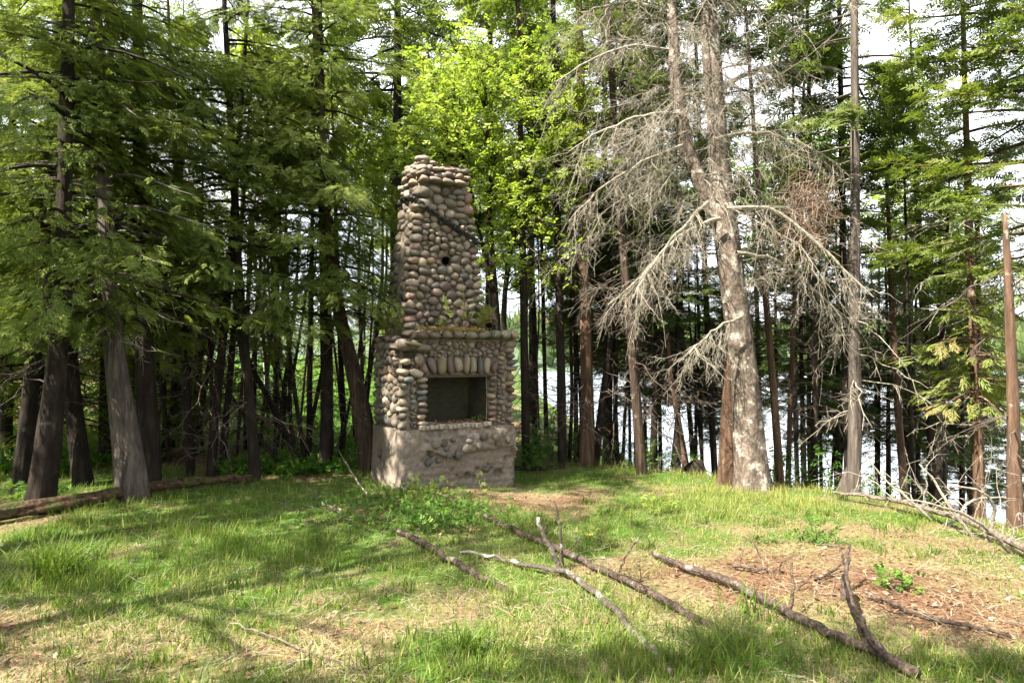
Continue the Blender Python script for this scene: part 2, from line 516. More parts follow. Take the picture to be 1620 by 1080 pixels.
# far shore: a low wooded ridge beyond the lake
def far_shore():
    acc = Acc()
    xs = np.linspace(-220, 420, 90)
    top = 7 + 7 * fbm(xs * .012, xs * 0, 31) + 2 * noise2(xs * .06, xs * 0, 32)
    rows = [(-4.0, 205), (1.0, 212), (.6, 235), (1.0, 270), (.8, 340)]
    V = []
    for k, (f, y) in enumerate(rows):
        z = np.full_like(xs, -4.0) if k == 0 else (np.full_like(xs, -2.0) if k == 1 else top * f)
        V.append(np.stack([xs, y + 12 * np.sin(xs * .02), z], -1))
    V = np.concatenate(V)
    n = len(xs)
    i, j = np.meshgrid(np.arange(n - 1), np.arange(len(rows) - 1))
    q = j * n + i
    acc.add(V, np.concatenate([np.stack([q, q + 1, q + n + 1], -1).reshape(-1, 3), np.stack([q, q + n + 1, q + n], -1).reshape(-1, 3)]), .3)
    m, nt, out = new_mat('far_hill')
    p = nt.nodes.new('ShaderNodeBsdfPrincipled'); p.inputs['Base Color'].default_value = (.06, .09, .05, 1); p.inputs['Roughness'].default_value = 1
    nt.links.new(p.outputs[0], out.inputs['Surface'])
    tag(acc.build('hill', m, smooth_shade=True), 'low wooded ridge across the lake', kind='structure')
    acc = Acc()
    N = 1500
    x = rng.uniform(-25, 400, N)
    f = rng.random(N)
    y = 209 + 55 * f + 12 * np.sin(x * .02)
    t_ = 7 + 7 * fbm(x * .012, x * 0, 31) + 2 * noise2(x * .06, x * 0, 32)
    z = -2 + (t_ * .7 + 2) * np.clip((y - 212 - 12 * np.sin(x * .02)) / 30, 0, 1)
    h = rng.uniform(5, 11, N)
    P = np.stack([np.stack([x, y, z - .5], -1), np.stack([x, y, z + h * .3], -1), np.stack([x, y, z + h * .65], -1), np.stack([x, y, z + h], -1)], 1)
    R = np.stack([h * .05, h * .15, h * .09, h * .01], 1) * rng.uniform(.7, 1.4, (N, 1))
    tubes(acc, P, R, 5, rng.random(N))
    tag(acc.build('distant_trees', M_FIR), 'distant treeline along the far shore of the lake', 'trees', kind='stuff')


far_shore()


# ------------------------------------------------------------------ trees
def path_curve(pts, n):
    """resample a polyline of (x,y,z,r) evenly in n points, smoothed"""
    pts = np.asarray(pts, float)
    s = np.concatenate([[0], np.cumsum(np.linalg.norm(np.diff(pts[:, :3], axis=0), axis=1))])
    u = np.linspace(0, s[-1], n)
    out = np.stack([np.interp(u, s, pts[:, k]) for k in range(4)], -1)
    for _ in range(3):
        out[1:-1] = .25 * out[:-2] + .5 * out[1:-1] + .25 * out[2:]
    return out


def trunk_tube(acc, curve, sides=12, flare=.5, seed=0, rough=.10):
    n = len(curve)
    z = np.concatenate([[0], np.cumsum(np.linalg.norm(np.diff(curve[:, :3], axis=0), axis=1))])
    th = np.arange(sides) * 2 * np.pi / sides
    r = random.Random(seed)
    ph, k = r.uniform(0, 6), r.choice([4, 5, 6])
    lob = 1 + flare * np.exp(-z / .22)[:, None] * (.75 + .45 * np.cos(k * th + ph)[None])
    lob = lob + rough * (noise2(np.cos(th)[None] * 2.2 + 7 * seed, z[:, None] * 1.8 + np.sin(th)[None] * 2.2, seed) - .5) * 2
    if sides >= 24:                                       # fibrous ridges that wind slowly round the stem
        w1 = .9 * noise2(z * .9, z * 0 + seed, 4)[:, None] + .5 * z[:, None]
        rid = np.abs(np.sin(5.5 * th[None] + w1 + ph)) * .6 + np.abs(np.sin(8 * th[None] - .6 * w1 + 2 * ph)) * .4
        lob = lob * (1 + .13 * (rid - .55) + .05 * (noise2(th[None] * 5, z[:, None] * 3.2, seed + 9) - .5))
    tubes(acc, curve[None, :, :3], curve[None, :, 3], sides, .5, lob[None])


def curve_at(curve, z):
    z = np.asarray(z, float)
    return np.stack([np.interp(z, curve[:, 2], curve[:, k]) for k in range(4)], -1)


def crown(curve, z0, z1, rmax, nbr, kind, tmpl, spray, dens, seed, shade=True, prof=None, az_pref=None, tone=(0, .9), lmin=.25):
    """a crown of drooping branches with leaf sprays; returns (foliage, wood)"""
    global rng
    keep, rng = rng, np.random.default_rng(seed)
    leaf, wood = Acc(), Acc()
    POS, D, UP, S, TN, BP, BR = [], [], [], [], [], [], []
    for b in range(nbr):
        u = (b + rng.random()) / nbr
        z = z0 + (z1 - z0) * u
        if prof == 'cone':
            L = rmax * (1 - u) ** .8 * (.55 + .6 * rng.random()) * min(1, .55 + 2.5 * u)
        else:
            L = rmax * (.45 + .75 * rng.random()) * min(1, (1.05 - u) * 1.6) * (.75 + .25 * math.sin(u * 3.1))
        L = max(L, lmin)
        az = rng.uniform(0, 2 * np.pi)
        if az_pref is not None and rng.random() < .6:
            az = az_pref + rng.normal(0, .7)
        h = np.array([math.cos(az), math.sin(az), 0])
        pr = np.array([-h[1], h[0], 0])
        c = curve_at(curve, z)[:3]
        rise = {'cedar': .12, 'fir': .05 + .35 * u, 'spruce': -.05 + .3 * u}[kind] + rng.normal(0, .08)
        droop = {'cedar': .55, 'fir': .22, 'spruce': .40}[kind] * (1 - .4 * u) + rng.normal(0, .06)
        bend = rng.normal(0, .16)
        f = lambda t: c + np.outer(t, h) * L + np.outer(t * t, pr) * L * bend + np.outer(rise * t - droop * t * t + .16 * t ** 4, (0, 0, L))
        tt = np.linspace(0, 1, 6)
        BP.append(f(tt)); BR.append(np.linspace(.010 + .010 * L, .003, 6))
        n = max(4, int(dens * L ** 1.35))
        t = .12 + .88 * rng.random(n) ** .75
        if kind == 'spruce':
            t = .3 + .7 * rng.random(n) ** .8
        wd = {'cedar': .34, 'fir': .30, 'spruce': .24}[kind]
        sd = np.where(rng.random(n) < .5, -1, 1) * rng.random(n) ** .8
        off = sd * wd * L * (1.05 - t) ** .7
        p = f(t) + np.outer(off, pr) + np.outer(-.30 * np.abs(off) + rng.normal(0, .05 * L ** .5, n), (0, 0, 1))
        dd = np.outer(.35 + .65 * rng.random(n), h) + np.outer(sd * .9 + rng.normal(0, .2, n), pr) + np.outer({'cedar': -.40, 'fir': -.06, 'spruce': -.25}[kind] + rng.normal(0, .22, n), (0, 0, 1))
        upv = np.tile((0, 0, 1.0), (n, 1)) + rng.normal(0, .25, (n, 3)) + np.outer(np.full(n, .35), h)
        POS.append(p); D.append(dd); UP.append(upv); S.append(spray * rng.uniform(.6, 1.25, n))
        base = rng.uniform(*tone)
        TN.append(np.clip(base * .55 + .45 * rng.uniform(tone[0], tone[1], n) + .12 * (t - .6), 0, 1))
    POS, D, UP, S, TN = map(np.concatenate, (POS, D, UP, S, TN))
    if shade:
        k = ~(in_lit(POS) & (rng.random(len(POS)) < .96))
        POS, D, UP, S, TN = POS[k], D[k], UP[k], S[k], TN[k]
    if shade:
        # what lies well outside the view only casts shade: fewer and larger sprays there
        yy = np.maximum(POS[:, 1], .5)
        far_out = ((POS[:, 2] - EYE) / yy > .66) | (np.abs(POS[:, 0]) / yy > .92) | (POS[:, 1] < 2)
        k = ~far_out | (rng.random(len(POS)) < .34)
        S = np.where(far_out, S * 1.6, S)
        POS, D, UP, S, TN = POS[k], D[k], UP[k], S[k], TN[k]
    pick = rng.integers(0, len(tmpl), len(POS))
    for q_ in range(len(tmpl)):
        k = pick == q_
        sprays(leaf, tmpl[q_], POS[k], D[k], UP[k], S[k], TN[k])
    tubes(wood, np.array(BP), np.array(BR), 4)
    rng = keep
    return leaf, wood


def dead_limbs(acc, starts, dirs, lens, seed, droop=.3, twigs=9, sub=3, r0=.012, curl=.1, tl=(.18, .45), cloud=None):
    """dead branches with hanging twigs (vectorised)"""
    R = np.random.default_rng(seed)
    N = len(starts)
    if N == 0:
        return
    K = 7
    t = np.linspace(0, 1, K)
    dirs = norm(np.asarray(dirs, float))
    side = norm(np.cross(dirs, np.array([0, 0, 1.0])) + 1e-6)
    lens = np.asarray(lens, float)
    bend = R.normal(0, curl, N)
    up2 = R.normal(0, curl, N)
    P = starts[:, None] + dirs[:, None] * (t[None, :, None] * lens[:, None, None])
    P = P + side[:, None] * (bend * lens)[:, None, None] * (t ** 2)[None, :, None]
    P[..., 2] += lens[:, None] * (-droop * t ** 1.7 + up2[:, None] * t ** 3)[None].reshape(N, K)
    P[:, 1:-1] += R.normal(0, .024, (N, K - 2, 3)) * lens[:, None, None]
    rad = r0 * (.5 + .5 * lens / max(lens.max(), .1))[:, None] * np.linspace(1, .25, K)
    tubes(acc, P, rad, 5)
    # twigs
    M = N * twigs
    bi = np.repeat(np.arange(N), twigs)
    tw = .18 + .82 * R.random(M)
    kf = tw * (K - 1); k0 = np.minimum(kf.astype(int), K - 2); fr = (kf - k0)[:, None]
    S0 = P[bi, k0] * (1 - fr) + P[bi, k0 + 1] * fr
    tg = norm(P[bi, k0 + 1] - P[bi, k0])
    sd = np.where(R.random(M) < .5, -1, 1)[:, None]
    d = tg * R.uniform(.2, .9, (M, 1)) + side[bi] * sd * R.uniform(.3, 1, (M, 1)) + np.array([0, 0, 1.0]) * R.normal(-.25, .45, (M, 1))
    d = norm(d)
    L = lens[bi] * R.uniform(tl[0], tl[1], M) * (1.15 - .6 * tw)
    t4 = np.linspace(0, 1, 4)
    Q = S0[:, None] + d[:, None] * (t4[None, :, None] * L[:, None, None])
    Q[..., 2] -= (L * R.uniform(.0, .5, M))[:, None] * t4[None] ** 2
    Q[:, 1:] += R.normal(0, .05, (M, 3, 3)) * L[:, None, None]
    tubes(acc, Q, (r0 * .38) * np.linspace(1, .45, 4)[None] * np.ones((M, 1)), 3)
    if sub:
        M2 = M * sub
        qi = np.repeat(np.arange(M), sub)
        tw = .15 + .8 * R.random(M2)
        kf = tw * 3; k0 = np.minimum(kf.astype(int), 2); fr = (kf - k0)[:, None]
        S0 = Q[qi, k0] * (1 - fr) + Q[qi, k0 + 1] * fr
        d = norm(d[qi] * R.uniform(.1, .9, (M2, 1)) + R.normal(0, .55, (M2, 3)) + np.array([0, 0, -.25]))
        L2 = L[qi] * R.uniform(.25, .6, M2)
        Q2 = S0[:, None] + d[:, None] * (np.linspace(0, 1, 2)[None, :, None] * L2[:, None, None])
        tubes(acc, Q2, (r0 * .24) * np.linspace(1, .5, 2)[None] * np.ones((M2, 1)), 3)


def limb_set(curve, z0, z1, n, lmin, lmax, seed, tilt=-.1):
    R = np.random.default_rng(seed)
    z = R.uniform(z0, z1, n)
    az = R.uniform(0, 2 * np.pi, n)
    c = curve_at(curve, z)
    d = np.stack([np.cos(az), np.sin(az), R.normal(tilt, .25, n)], -1)
    return c[:, :3] + d * c[:, 3:4] * .6, d, R.uniform(lmin, lmax, n)


SEED = [100]


def tree(name, label, cat, depth, path, bark, height=11.0, crown_kw=None, dead=None, ddepth=0.0, group=None, flare=.28, sides=24, foliage=None, dead_mat=None, top_r=None, crown_name='crown'):
    """path: (px, py, width in px) up the trunk as the photograph shows it, at DEPTH metres"""
    SEED[0] += 1
    seed = SEED[0]
    pts = []
    for k, (px, py, w) in enumerate(path):
        d = depth + ddepth * k
        p = at(px, py, d)
        pts.append([p[0], p[1], p[2], w / F * d / 2])
    b = pts[0]
    gz = float(H(b[0], b[1]))
    slope = (np.array(pts[1]) - np.array(pts[0])) if len(pts) > 1 else np.array([0, 0, 1.0, 0])
    if b[2] > gz + .02:                                   # carry the trunk down to the ground
        f = (b[2] - gz) / max(slope[2], .1)
        pts.insert(0, [b[0] - slope[0] * f, b[1] - slope[1] * f, gz, b[3]])
    base = np.array(pts[0][:3]); base[2] = min(base[2], float(H(base[0], base[1])))
    pts.insert(0, [base[0], base[1], base[2] - .25, pts[0][3]])
    if height and pts[-1][2] < height:
        p, q_ = np.array(pts[-1]), np.array(pts[-2])
        dirv = (p - q_)[:3] / max((p - q_)[2], .2)
        dz = height - p[2]
        dirv[:2] = np.clip(dirv[:2], -.06, .06)
        pts.append([p[0] + dirv[0] * dz * .5, p[1] + dirv[1] * dz * .5, p[2] + dz * .5, p[3] * .6])
        pts.append([p[0] + dirv[0] * dz, p[1] + dirv[1] * dz, height, .012])
    curve = path_curve(pts, max(14, int((pts[-1][2] - pts[0][2]) / .22)))
    root = thing(name, label, cat, base, group=group)
    acc = Acc()
    trunk_tube(acc, curve, sides, flare, seed)
    acc.build('trunk', bark, root, base, True)
    if crown_kw:
        lf, wd = crown(curve, seed=seed, **crown_kw)
        lf.build(crown_name, foliage, root, base)
        wd.build('branches', bark, root, base)
    if dead:
        acc = Acc()
        dead_limbs(acc, *limb_set(curve, dead[0], dead[1], dead[2], dead[3], dead[4], seed), seed, r0=.011, twigs=5, sub=2)
        acc.build('dead_branches', dead_mat or M_TWIG_DARK, root, base)
    return root, curve


CK = dict(kind='cedar', tmpl=CEDAR, spray=.185, dens=76)
FK = dict(kind='fir', tmpl=FIR, spray=.34, dens=44, prof='cone')
GL, GR = 'cedars at the left edge of the clearing', 'trees between the clearing and the lake'

# --- left: cedars along the log
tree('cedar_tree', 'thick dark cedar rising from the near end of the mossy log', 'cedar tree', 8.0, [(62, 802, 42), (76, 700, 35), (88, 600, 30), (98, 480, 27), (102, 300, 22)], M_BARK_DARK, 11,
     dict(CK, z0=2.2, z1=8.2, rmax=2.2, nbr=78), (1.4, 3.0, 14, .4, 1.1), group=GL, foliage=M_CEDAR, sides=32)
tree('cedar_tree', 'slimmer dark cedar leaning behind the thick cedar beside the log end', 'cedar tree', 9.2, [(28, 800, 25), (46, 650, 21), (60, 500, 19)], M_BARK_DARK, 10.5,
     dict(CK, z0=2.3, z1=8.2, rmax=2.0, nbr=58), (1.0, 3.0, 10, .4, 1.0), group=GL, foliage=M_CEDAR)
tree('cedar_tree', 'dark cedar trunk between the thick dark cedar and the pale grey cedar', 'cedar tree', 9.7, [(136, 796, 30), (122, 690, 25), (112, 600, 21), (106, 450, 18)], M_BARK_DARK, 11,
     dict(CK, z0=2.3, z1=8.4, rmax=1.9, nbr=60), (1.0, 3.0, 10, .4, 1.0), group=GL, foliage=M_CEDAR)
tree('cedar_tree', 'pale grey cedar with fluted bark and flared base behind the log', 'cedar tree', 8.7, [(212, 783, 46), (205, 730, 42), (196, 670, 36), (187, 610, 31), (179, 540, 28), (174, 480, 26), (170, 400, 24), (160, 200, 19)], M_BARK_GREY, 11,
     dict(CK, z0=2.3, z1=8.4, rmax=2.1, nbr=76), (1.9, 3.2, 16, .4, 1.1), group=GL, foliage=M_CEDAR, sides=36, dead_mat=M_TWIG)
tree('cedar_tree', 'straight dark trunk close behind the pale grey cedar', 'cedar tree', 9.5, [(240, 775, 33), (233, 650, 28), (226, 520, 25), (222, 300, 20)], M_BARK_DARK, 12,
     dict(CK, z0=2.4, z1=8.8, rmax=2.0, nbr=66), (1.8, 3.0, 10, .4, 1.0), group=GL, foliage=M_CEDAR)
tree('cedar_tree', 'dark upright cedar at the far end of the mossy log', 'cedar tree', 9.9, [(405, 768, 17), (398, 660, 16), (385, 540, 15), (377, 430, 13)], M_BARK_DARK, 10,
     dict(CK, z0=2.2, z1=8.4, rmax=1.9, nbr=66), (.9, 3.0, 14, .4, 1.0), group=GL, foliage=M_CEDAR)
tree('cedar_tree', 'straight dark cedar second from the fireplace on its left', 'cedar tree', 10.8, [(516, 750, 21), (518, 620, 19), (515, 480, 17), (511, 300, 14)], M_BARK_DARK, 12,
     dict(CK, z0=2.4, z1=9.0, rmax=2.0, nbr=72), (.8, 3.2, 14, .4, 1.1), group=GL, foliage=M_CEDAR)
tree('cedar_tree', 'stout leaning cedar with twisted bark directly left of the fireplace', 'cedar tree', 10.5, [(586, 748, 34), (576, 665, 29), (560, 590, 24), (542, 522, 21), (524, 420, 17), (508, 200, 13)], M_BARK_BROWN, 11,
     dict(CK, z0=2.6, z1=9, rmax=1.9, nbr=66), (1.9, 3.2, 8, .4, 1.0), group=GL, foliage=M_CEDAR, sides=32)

GS = 'slim dark trunks in the shade left of the fireplace'
slim = [
    (10.5, [(303, 768, 18), (296, 650, 17), (289, 500, 15)], 'slim dark trunk first behind the log right of the pale grey cedar'),
    (10.2, [(332, 766, 20), (344, 620, 18), (362, 450, 15)], 'slim trunk leaning to the right behind the middle of the log'),
    (10.9, [(348, 762, 15), (360, 640, 14), (372, 500, 12)], 'thin trunk crossing behind the right-leaning slim trunk'),
    (11.5, [(488, 750, 12), (490, 600, 12), (492, 480, 10)], 'thin straight trunk just left of the straight dark cedar'),
    (11.2, [(486, 750, 9), (472, 660, 9), (455, 540, 8), (448, 450, 7)], 'thin stem curving left in front of the green glade'),
    (12.2, [(462, 742, 7), (458, 600, 7), (455, 460, 6)], 'pencil thin upright stem in front of the green glade'),
    (11.4, [(534, 748, 12), (546, 680, 12), (540, 600, 11), (536, 480, 10)], 'forked dark stem between the two cedars left of the fireplace'),
    (12.5, [(372, 748, 7), (384, 600, 7), (395, 450, 6)], 'thin stem tilted right behind the far log end'),
    (13.0, [(270, 742, 14), (276, 620, 13), (280, 480, 12)], 'slim trunk deep in shade just right of the pale grey cedar'),
    (12.0, [(432, 752, 6), (438, 620, 6), (432, 470, 5)], 'thinnest dark stem left of the green glade'),
    (12.8, [(322, 748, 8), (316, 620, 8), (318, 470, 7)], 'thin upright stem between the first two slim trunks'),
]
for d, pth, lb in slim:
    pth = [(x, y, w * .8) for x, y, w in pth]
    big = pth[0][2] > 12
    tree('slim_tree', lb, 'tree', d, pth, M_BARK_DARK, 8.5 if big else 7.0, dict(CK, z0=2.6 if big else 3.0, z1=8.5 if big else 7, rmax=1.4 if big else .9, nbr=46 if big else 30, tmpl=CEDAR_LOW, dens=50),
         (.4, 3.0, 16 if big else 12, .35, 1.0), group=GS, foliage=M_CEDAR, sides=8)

R_ = random.Random(11)
for k in range(34):
    px = R_.uniform(235, 575)
    d = R_.uniform(11.2, 15.5)
    w = R_.uniform(3.5, 8)
    ln = R_.uniform(-50, 65)
    gy = 540 + (562 - 540) + 1.85 * F / d
    pth = [(px, gy, w), (px + ln * .45 + R_.uniform(-6, 6), gy - 110, w * .95), (px + ln, gy - 250, w * .8), (px + ln * 1.2 + R_.uniform(-12, 12), gy - 360, w * .5)]
    tree('bare_stem', 'thin bare dark stem crowded among the trunks left of the fireplace', 'tree', d, pth, M_BARK_DARK, None, None, (.3, 3.4, 12, .3, 1.1), group='thin bare stems left of the fireplace', sides=6, flare=.1)

# --- right: spruces and firs between the clearing and the lake
right = [
    (11.3, [(833, 752, 14), (830, 600, 13), (828, 450, 12), (825, 300, 10)], M_BARK_DARK, 12, 7.6, 1.3, 'slim dark trunk nearest the right side of the fireplace'),
    (12.6, [(848, 745, 7), (846, 600, 7), (842, 450, 6)], M_BARK_DARK, 8.4, 6.8, .6, 'pole thin stem just right of the trunk nearest the fireplace'),
    (13.2, [(866, 742, 8), (862, 600, 7), (858, 420, 6)], M_BARK_DARK, 9, 7.6, .7, 'thin stem midway between two trunks right of the fireplace'),
    (11.5, [(890, 757, 16), (888, 600, 14), (884, 450, 13), (880, 250, 11)], M_BARK_DARK, 13, 7.6, 1.4, 'straight grey brown trunk second right of the fireplace'),
    (11.5, [(928, 760, 28), (930, 650, 21), (926, 500, 18), (922, 300, 16)], M_BARK_RED, 13, 6.0, 1.4, 'thicker reddish trunk with flared foot right of the fireplace'),
    (11.7, [(938, 752, 15), (954, 630, 12), (966, 540, 10), (972, 400, 8)], M_BARK_DARK, 9, 3.2, 1.3, 'leaning stem that splits away from the flared reddish trunk'),
    (12.8, [(966, 752, 8), (965, 640, 8), (968, 480, 7)], M_BARK_DARK, 10, 3.2, 1.2, 'thin dark stem between the reddish trunk and the leaning brown spruce'),
    (10.6, [(1018, 767, 18), (1008, 650, 16), (996, 500, 15), (986, 400, 13), (972, 200, 10)], M_BARK_BROWN, 13, 4.6, 1.5, 'brown spruce leaning left among pale dead twigs'),
    (12.2, [(1032, 758, 12), (1036, 640, 11), (1040, 480, 9)], M_BARK_DARK, 10, 2.6, 1.5, 'dark trunk close behind the leaning brown spruce'),
    (12.0, [(1088, 755, 11), (1074, 670, 9), (1060, 590, 8), (1052, 480, 7)], M_BARK_RED, 8, 2.4, 1.2, 'thin stem leaning left beside the low black stump'),
    (12.6, [(1131, 750, 10), (1123, 600, 10), (1116, 450, 9), (1110, 300, 8)], M_BARK_DARK, 12, 3.4, 1.3, 'dark straight stem just left of the great dead spruce'),
    (10.0, [(1236, 780, 13), (1226, 650, 12), (1216, 520, 10), (1208, 430, 9)], M_BARK_RED, 9.5, 4.0, 1.1, 'thin reddish trunk just right of the great dead spruce'),
    (10.8, [(1246, 782, 8), (1250, 640, 8), (1256, 500, 7)], M_BARK_RED, 9, 3.2, 1.1, 'thin brown stem crossing behind the reddish trunk by the dead spruce'),
    (11.5, [(1262, 782, 7), (1258, 640, 7), (1257, 480, 6)], M_BARK_DARK, 9, 3.0, 1.2, 'thin dark stem halfway to the tall lakeside spruce'),
    (10.5, [(1288, 787, 11), (1290, 650, 10), (1287, 500, 9), (1284, 350, 8)], M_BARK_DARK, 10, 3.4, 1.2, 'slim dark trunk left of the leaning split stump'),
    (9.3, [(1350, 800, 21), (1353, 650, 20), (1352, 500, 18), (1353, 300, 15), (1352, 100, 12)], M_BARK_GREY, 12.5, 4.6, 1.7, 'tall grey spruce standing straight beside the split stump'),
    (10.6, [(1342, 798, 11), (1338, 600, 11), (1334, 400, 10), (1330, 150, 8)], M_BARK_DARK, 12.0, 4.8, 1.5, 'thinner twin spruce just behind the tall grey spruce'),
    (11.0, [(1433, 812, 12), (1421, 650, 11), (1413, 520, 10), (1410, 450, 9)], M_BARK_RED, 6.0, 3.0, .9, 'reddish trunk first right of the tall grey spruce'),
    (11.5, [(1480, 815, 10), (1466, 600, 11), (1450, 300, 9), (1444, 150, 6)], M_BARK_DARK, 7.9, 5.0, .85, 'tall spindly spruce whose pointed top shows against white sky'),
    (10.4, [(1447, 810, 7), (1440, 640, 7), (1434, 400, 5)], M_BARK_DARK, 5.6, 4.2, .5, 'bare pole thin stem left of the spindly pointed spruce'),
    (9.2, [(1548, 830, 15), (1545, 650, 13), (1536, 450, 12), (1530, 250, 10)], M_BARK_RED, 9.5, 3.9, 1.2, 'reddish trunk behind the brushy fallen tree'),
    (9.8, [(1556, 826, 8), (1550, 640, 8), (1546, 330, 7)], M_BARK_RED, None, None, 0, 'thin snag with broken top beside the reddish trunk'),
    (7.4, [(1606, 852, 23), (1603, 650, 18), (1596, 450, 14), (1591, 360, 9), (1589, 338, 5)], M_BARK_RED, None, None, 0, 'sunlit orange brown snag at the near end of the fallen tree'),
    (10.2, [(1484, 815, 9), (1487, 700, 9), (1492, 560, 8)], M_BARK_DARK, 4.6, 2.4, .9, 'thin dark stem between the spindly spruce and the reddish trunk'),
]
for d, pth, bk, ht, cz, cr, lb in right:
    ck = dict(FK, kind='spruce' if cz and cz > 3.9 else 'fir', z0=cz, z1=ht, rmax=cr, nbr=int(13 + 18 * cr), dens=30) if cz else None
    tree('spruce_tree', lb, 'spruce tree', d, pth, bk, ht, ck, (.7, cz or 3.0, 26 if pth[0][2] > 9 and cz else 10, .35, 1.1), group=GR, foliage=M_OLIVE if len(lb) % 2 or pth[0][0] > 1400 else M_FIR, sides=10, flare=.35, dead_mat=M_TWIG_DARK if d > 9.6 or not cz else M_TWIG)

R_ = random.Random(23)
for k in range(26):
    px = R_.uniform(822, 1120) if k < 15 else R_.uniform(1225, 1520)
    d = R_.uniform(11.6, 15.0)
    w = R_.uniform(3.5, 7.5)
    ln = R_.uniform(-28, 22)
    pth = [(px, 752 if k < 15 else 800, w), (px + ln * .4 + R_.uniform(-5, 5), 640, w * .95), (px + ln * .8 + R_.uniform(-5, 5), 500, w * .8), (px + ln, 380, w * .5)]
    tree('bare_stem', 'thin dark stem with dry side twigs between the clearing and the water', 'tree', d, pth, M_BARK_DARK, None, None, (-1.0, 3.6, 16, .3, 1.1), group='thin stems before the water', sides=6, flare=.1)

# the brown companion trunk of the great spruce
tree('dead_cedar', 'short brown dead trunk close against the left side of the great dead spruce', 'dead tree', 9.9, [(1150, 770, 32), (1154, 660, 27), (1158, 560, 20), (1160, 470, 12)], M_BARK_RED, None, None, (.6, 2.3, 8, .3, .8), group=GR, sides=14)


# the great dead spruce with its fork and its cloud of dead twigs
def great_spruce():
    d = 9.5
    def P(l):
        return [[*at(x, y, d), w / F * d / 2] for x, y, w in l]
    main = P([(1192, 776, 58), (1186, 700, 47), (1177, 600, 41), (1166, 500, 39), (1156, 420, 39), (1147, 360, 41), (1142, 325, 38)])
    base = np.array(main[0][:3]); base[2] = float(H(base[0], base[1]))
    main.insert(0, [base[0], base[1], base[2] - .25, main[0][3]])
    right = P([(1146, 350, 34), (1140, 290, 33), (1136, 220, 32), (1130, 140, 29), (1124, 60, 27), (1120, -20, 25), (1116, -200, 18), (1116, -420, 4)])
    left = P([(1146, 375, 26), (1128, 325, 27), (1105, 285, 25), (1086, 235, 22), (1074, 170, 20), (1067, 90, 18), (1062, 0, 16), (1058, -160, 9), (1058, -280, 3)])
    root = thing('dead_spruce', 'great forked spruce in grey lichened bark, draped with pale dead twigs', 'dead tree', base)
    acc = Acc()
    cm, cr, cl = path_curve(main, 26), path_curve(right, 40), path_curve(left, 40)
    trunk_tube(acc, cm, 28, .38, 5, .10)
    acc.build('trunk', M_BARK_SPRUCE, root, base, True)
    for c, s in ((cr, 6), (cl, 7)):
        acc = Acc(); trunk_tube(acc, c, 16, 0, s, .10)
        acc.build('fork', M_BARK_SPRUCE, root, base, True)
    # the long bare limbs that the photograph shows one by one, pixel path at their own depth
    big = [
        (9.2, [(1140, 345, 11), (1100, 352, 10), (1045, 402, 8), (1010, 446, 6), (962, 482, 4)]),
        (9.3, [(1120, 320, 9), (1085, 352, 8), (1038, 410, 6), (1002, 470, 4)]),
        (9.1, [(1165, 400, 11), (1215, 402, 9), (1266, 436, 8), (1306, 474, 6), (1345, 518, 4)]),
        (9.0, [(1150, 330, 10), (1205, 322, 9), (1262, 352, 7), (1320, 410, 6), (1382, 470, 3)]),
        (9.5, [(1130, 150, 12), (1180, 115, 10), (1250, 95, 8), (1330, 112, 5)]),
        (9.3, [(1132, 220, 9), (1190, 206, 8), (1260, 222, 6), (1330, 262, 4)]),
        (9.6, [(1122, 40, 12), (1180, 20, 9), (1260, 5, 6)]),
        (9.4, [(1075, 180, 8), (1010, 182, 7), (950, 206, 5), (900, 240, 3)]),
        (9.3, [(1080, 230, 8), (1010, 258, 7), (945, 300, 5), (900, 350, 3)]),
        (9.5, [(1066, 80, 8), (1000, 70, 7), (930, 96, 5), (880, 130, 3)]),
        (9.5, [(1064, 20, 8), (1000, 0, 7), (920, 20, 4)]),
        (9.2, [(1175, 500, 6), (1130, 520, 5), (1090, 560, 3)]),
    ]
    for k, (dd, l) in enumerate(big):
        R = np.random.default_rng(500 + k)
        pts = []
        for m_, (x, y, w) in enumerate(l):
            p = at(x, y, dd + (-.12 * m_ if k % 2 else .10 * m_))
            pts.append([*p, .72 * w / F * dd / 2])
        # start the limb inside the stem
        c = path_curve(pts, 14)
        c[1:-1, :3] += R.normal(0, .012, (12, 3))
        acc = Acc()
        tubes(acc, c[None, :, :3], c[None, :, 3], 6)
        n = 34
        idx = R.integers(2, 13, n)
        S0 = c[idx, :3]
        tg = norm(np.gradient(c[:, :3], axis=0))[idx]
        dr = tg * R.uniform(.1, .8, (n, 1)) + R.normal(0, .5, (n, 3)) * (1, 1, .5) + np.array([0, 0, -.55])
        dead_limbs(acc, S0, dr, R.uniform(.2, .75, n), 700 + k, droop=.3, twigs=7, sub=3, r0=.0062, curl=.3)
        acc.build('dead_branch', M_TWIG, root, base)
    R_ = random.Random(5)
    for k, (c, z0, z1, n) in enumerate(((cr, 3.9, 8.6, 64), (cl, 4.0, 8.3, 64), (cm, 2.6, 3.8, 16))):
        for part in range(n):
            acc = Acc()
            s, dr, ln = limb_set(c, z0, z1, 1, .6, 2.0, 900 + k * 90 + part, R_.uniform(-.7, .3))
            dead_limbs(acc, s, dr, ln, 1950 + k * 90 + part, droop=R_.uniform(-.1, .32), twigs=24, sub=4, r0=.0072, curl=.3, tl=(.14, .45))
            acc.build('dead_branch', M_TWIG, root, base)
    # a brown tangled broom of dead needles
    acc = Acc()
    c = at(1276, 335, 9.1)
    N = 900
    p = c + rng.normal(0, 1, (N, 3)) * (.16, .16, .26)
    dd = norm(rng.normal(0, .7, (N, 3)) + (0, 0, -.7))
    Q = p[:, None] + dd[:, None] * np.linspace(0, .22, 3)[None, :, None] + rng.normal(0, .012, (N, 3, 3))
    tubes(acc, Q, np.full((N, 3), .0035), 3, rng.random(N))
    acc.build('needle_broom', M_BROWN, root, base)
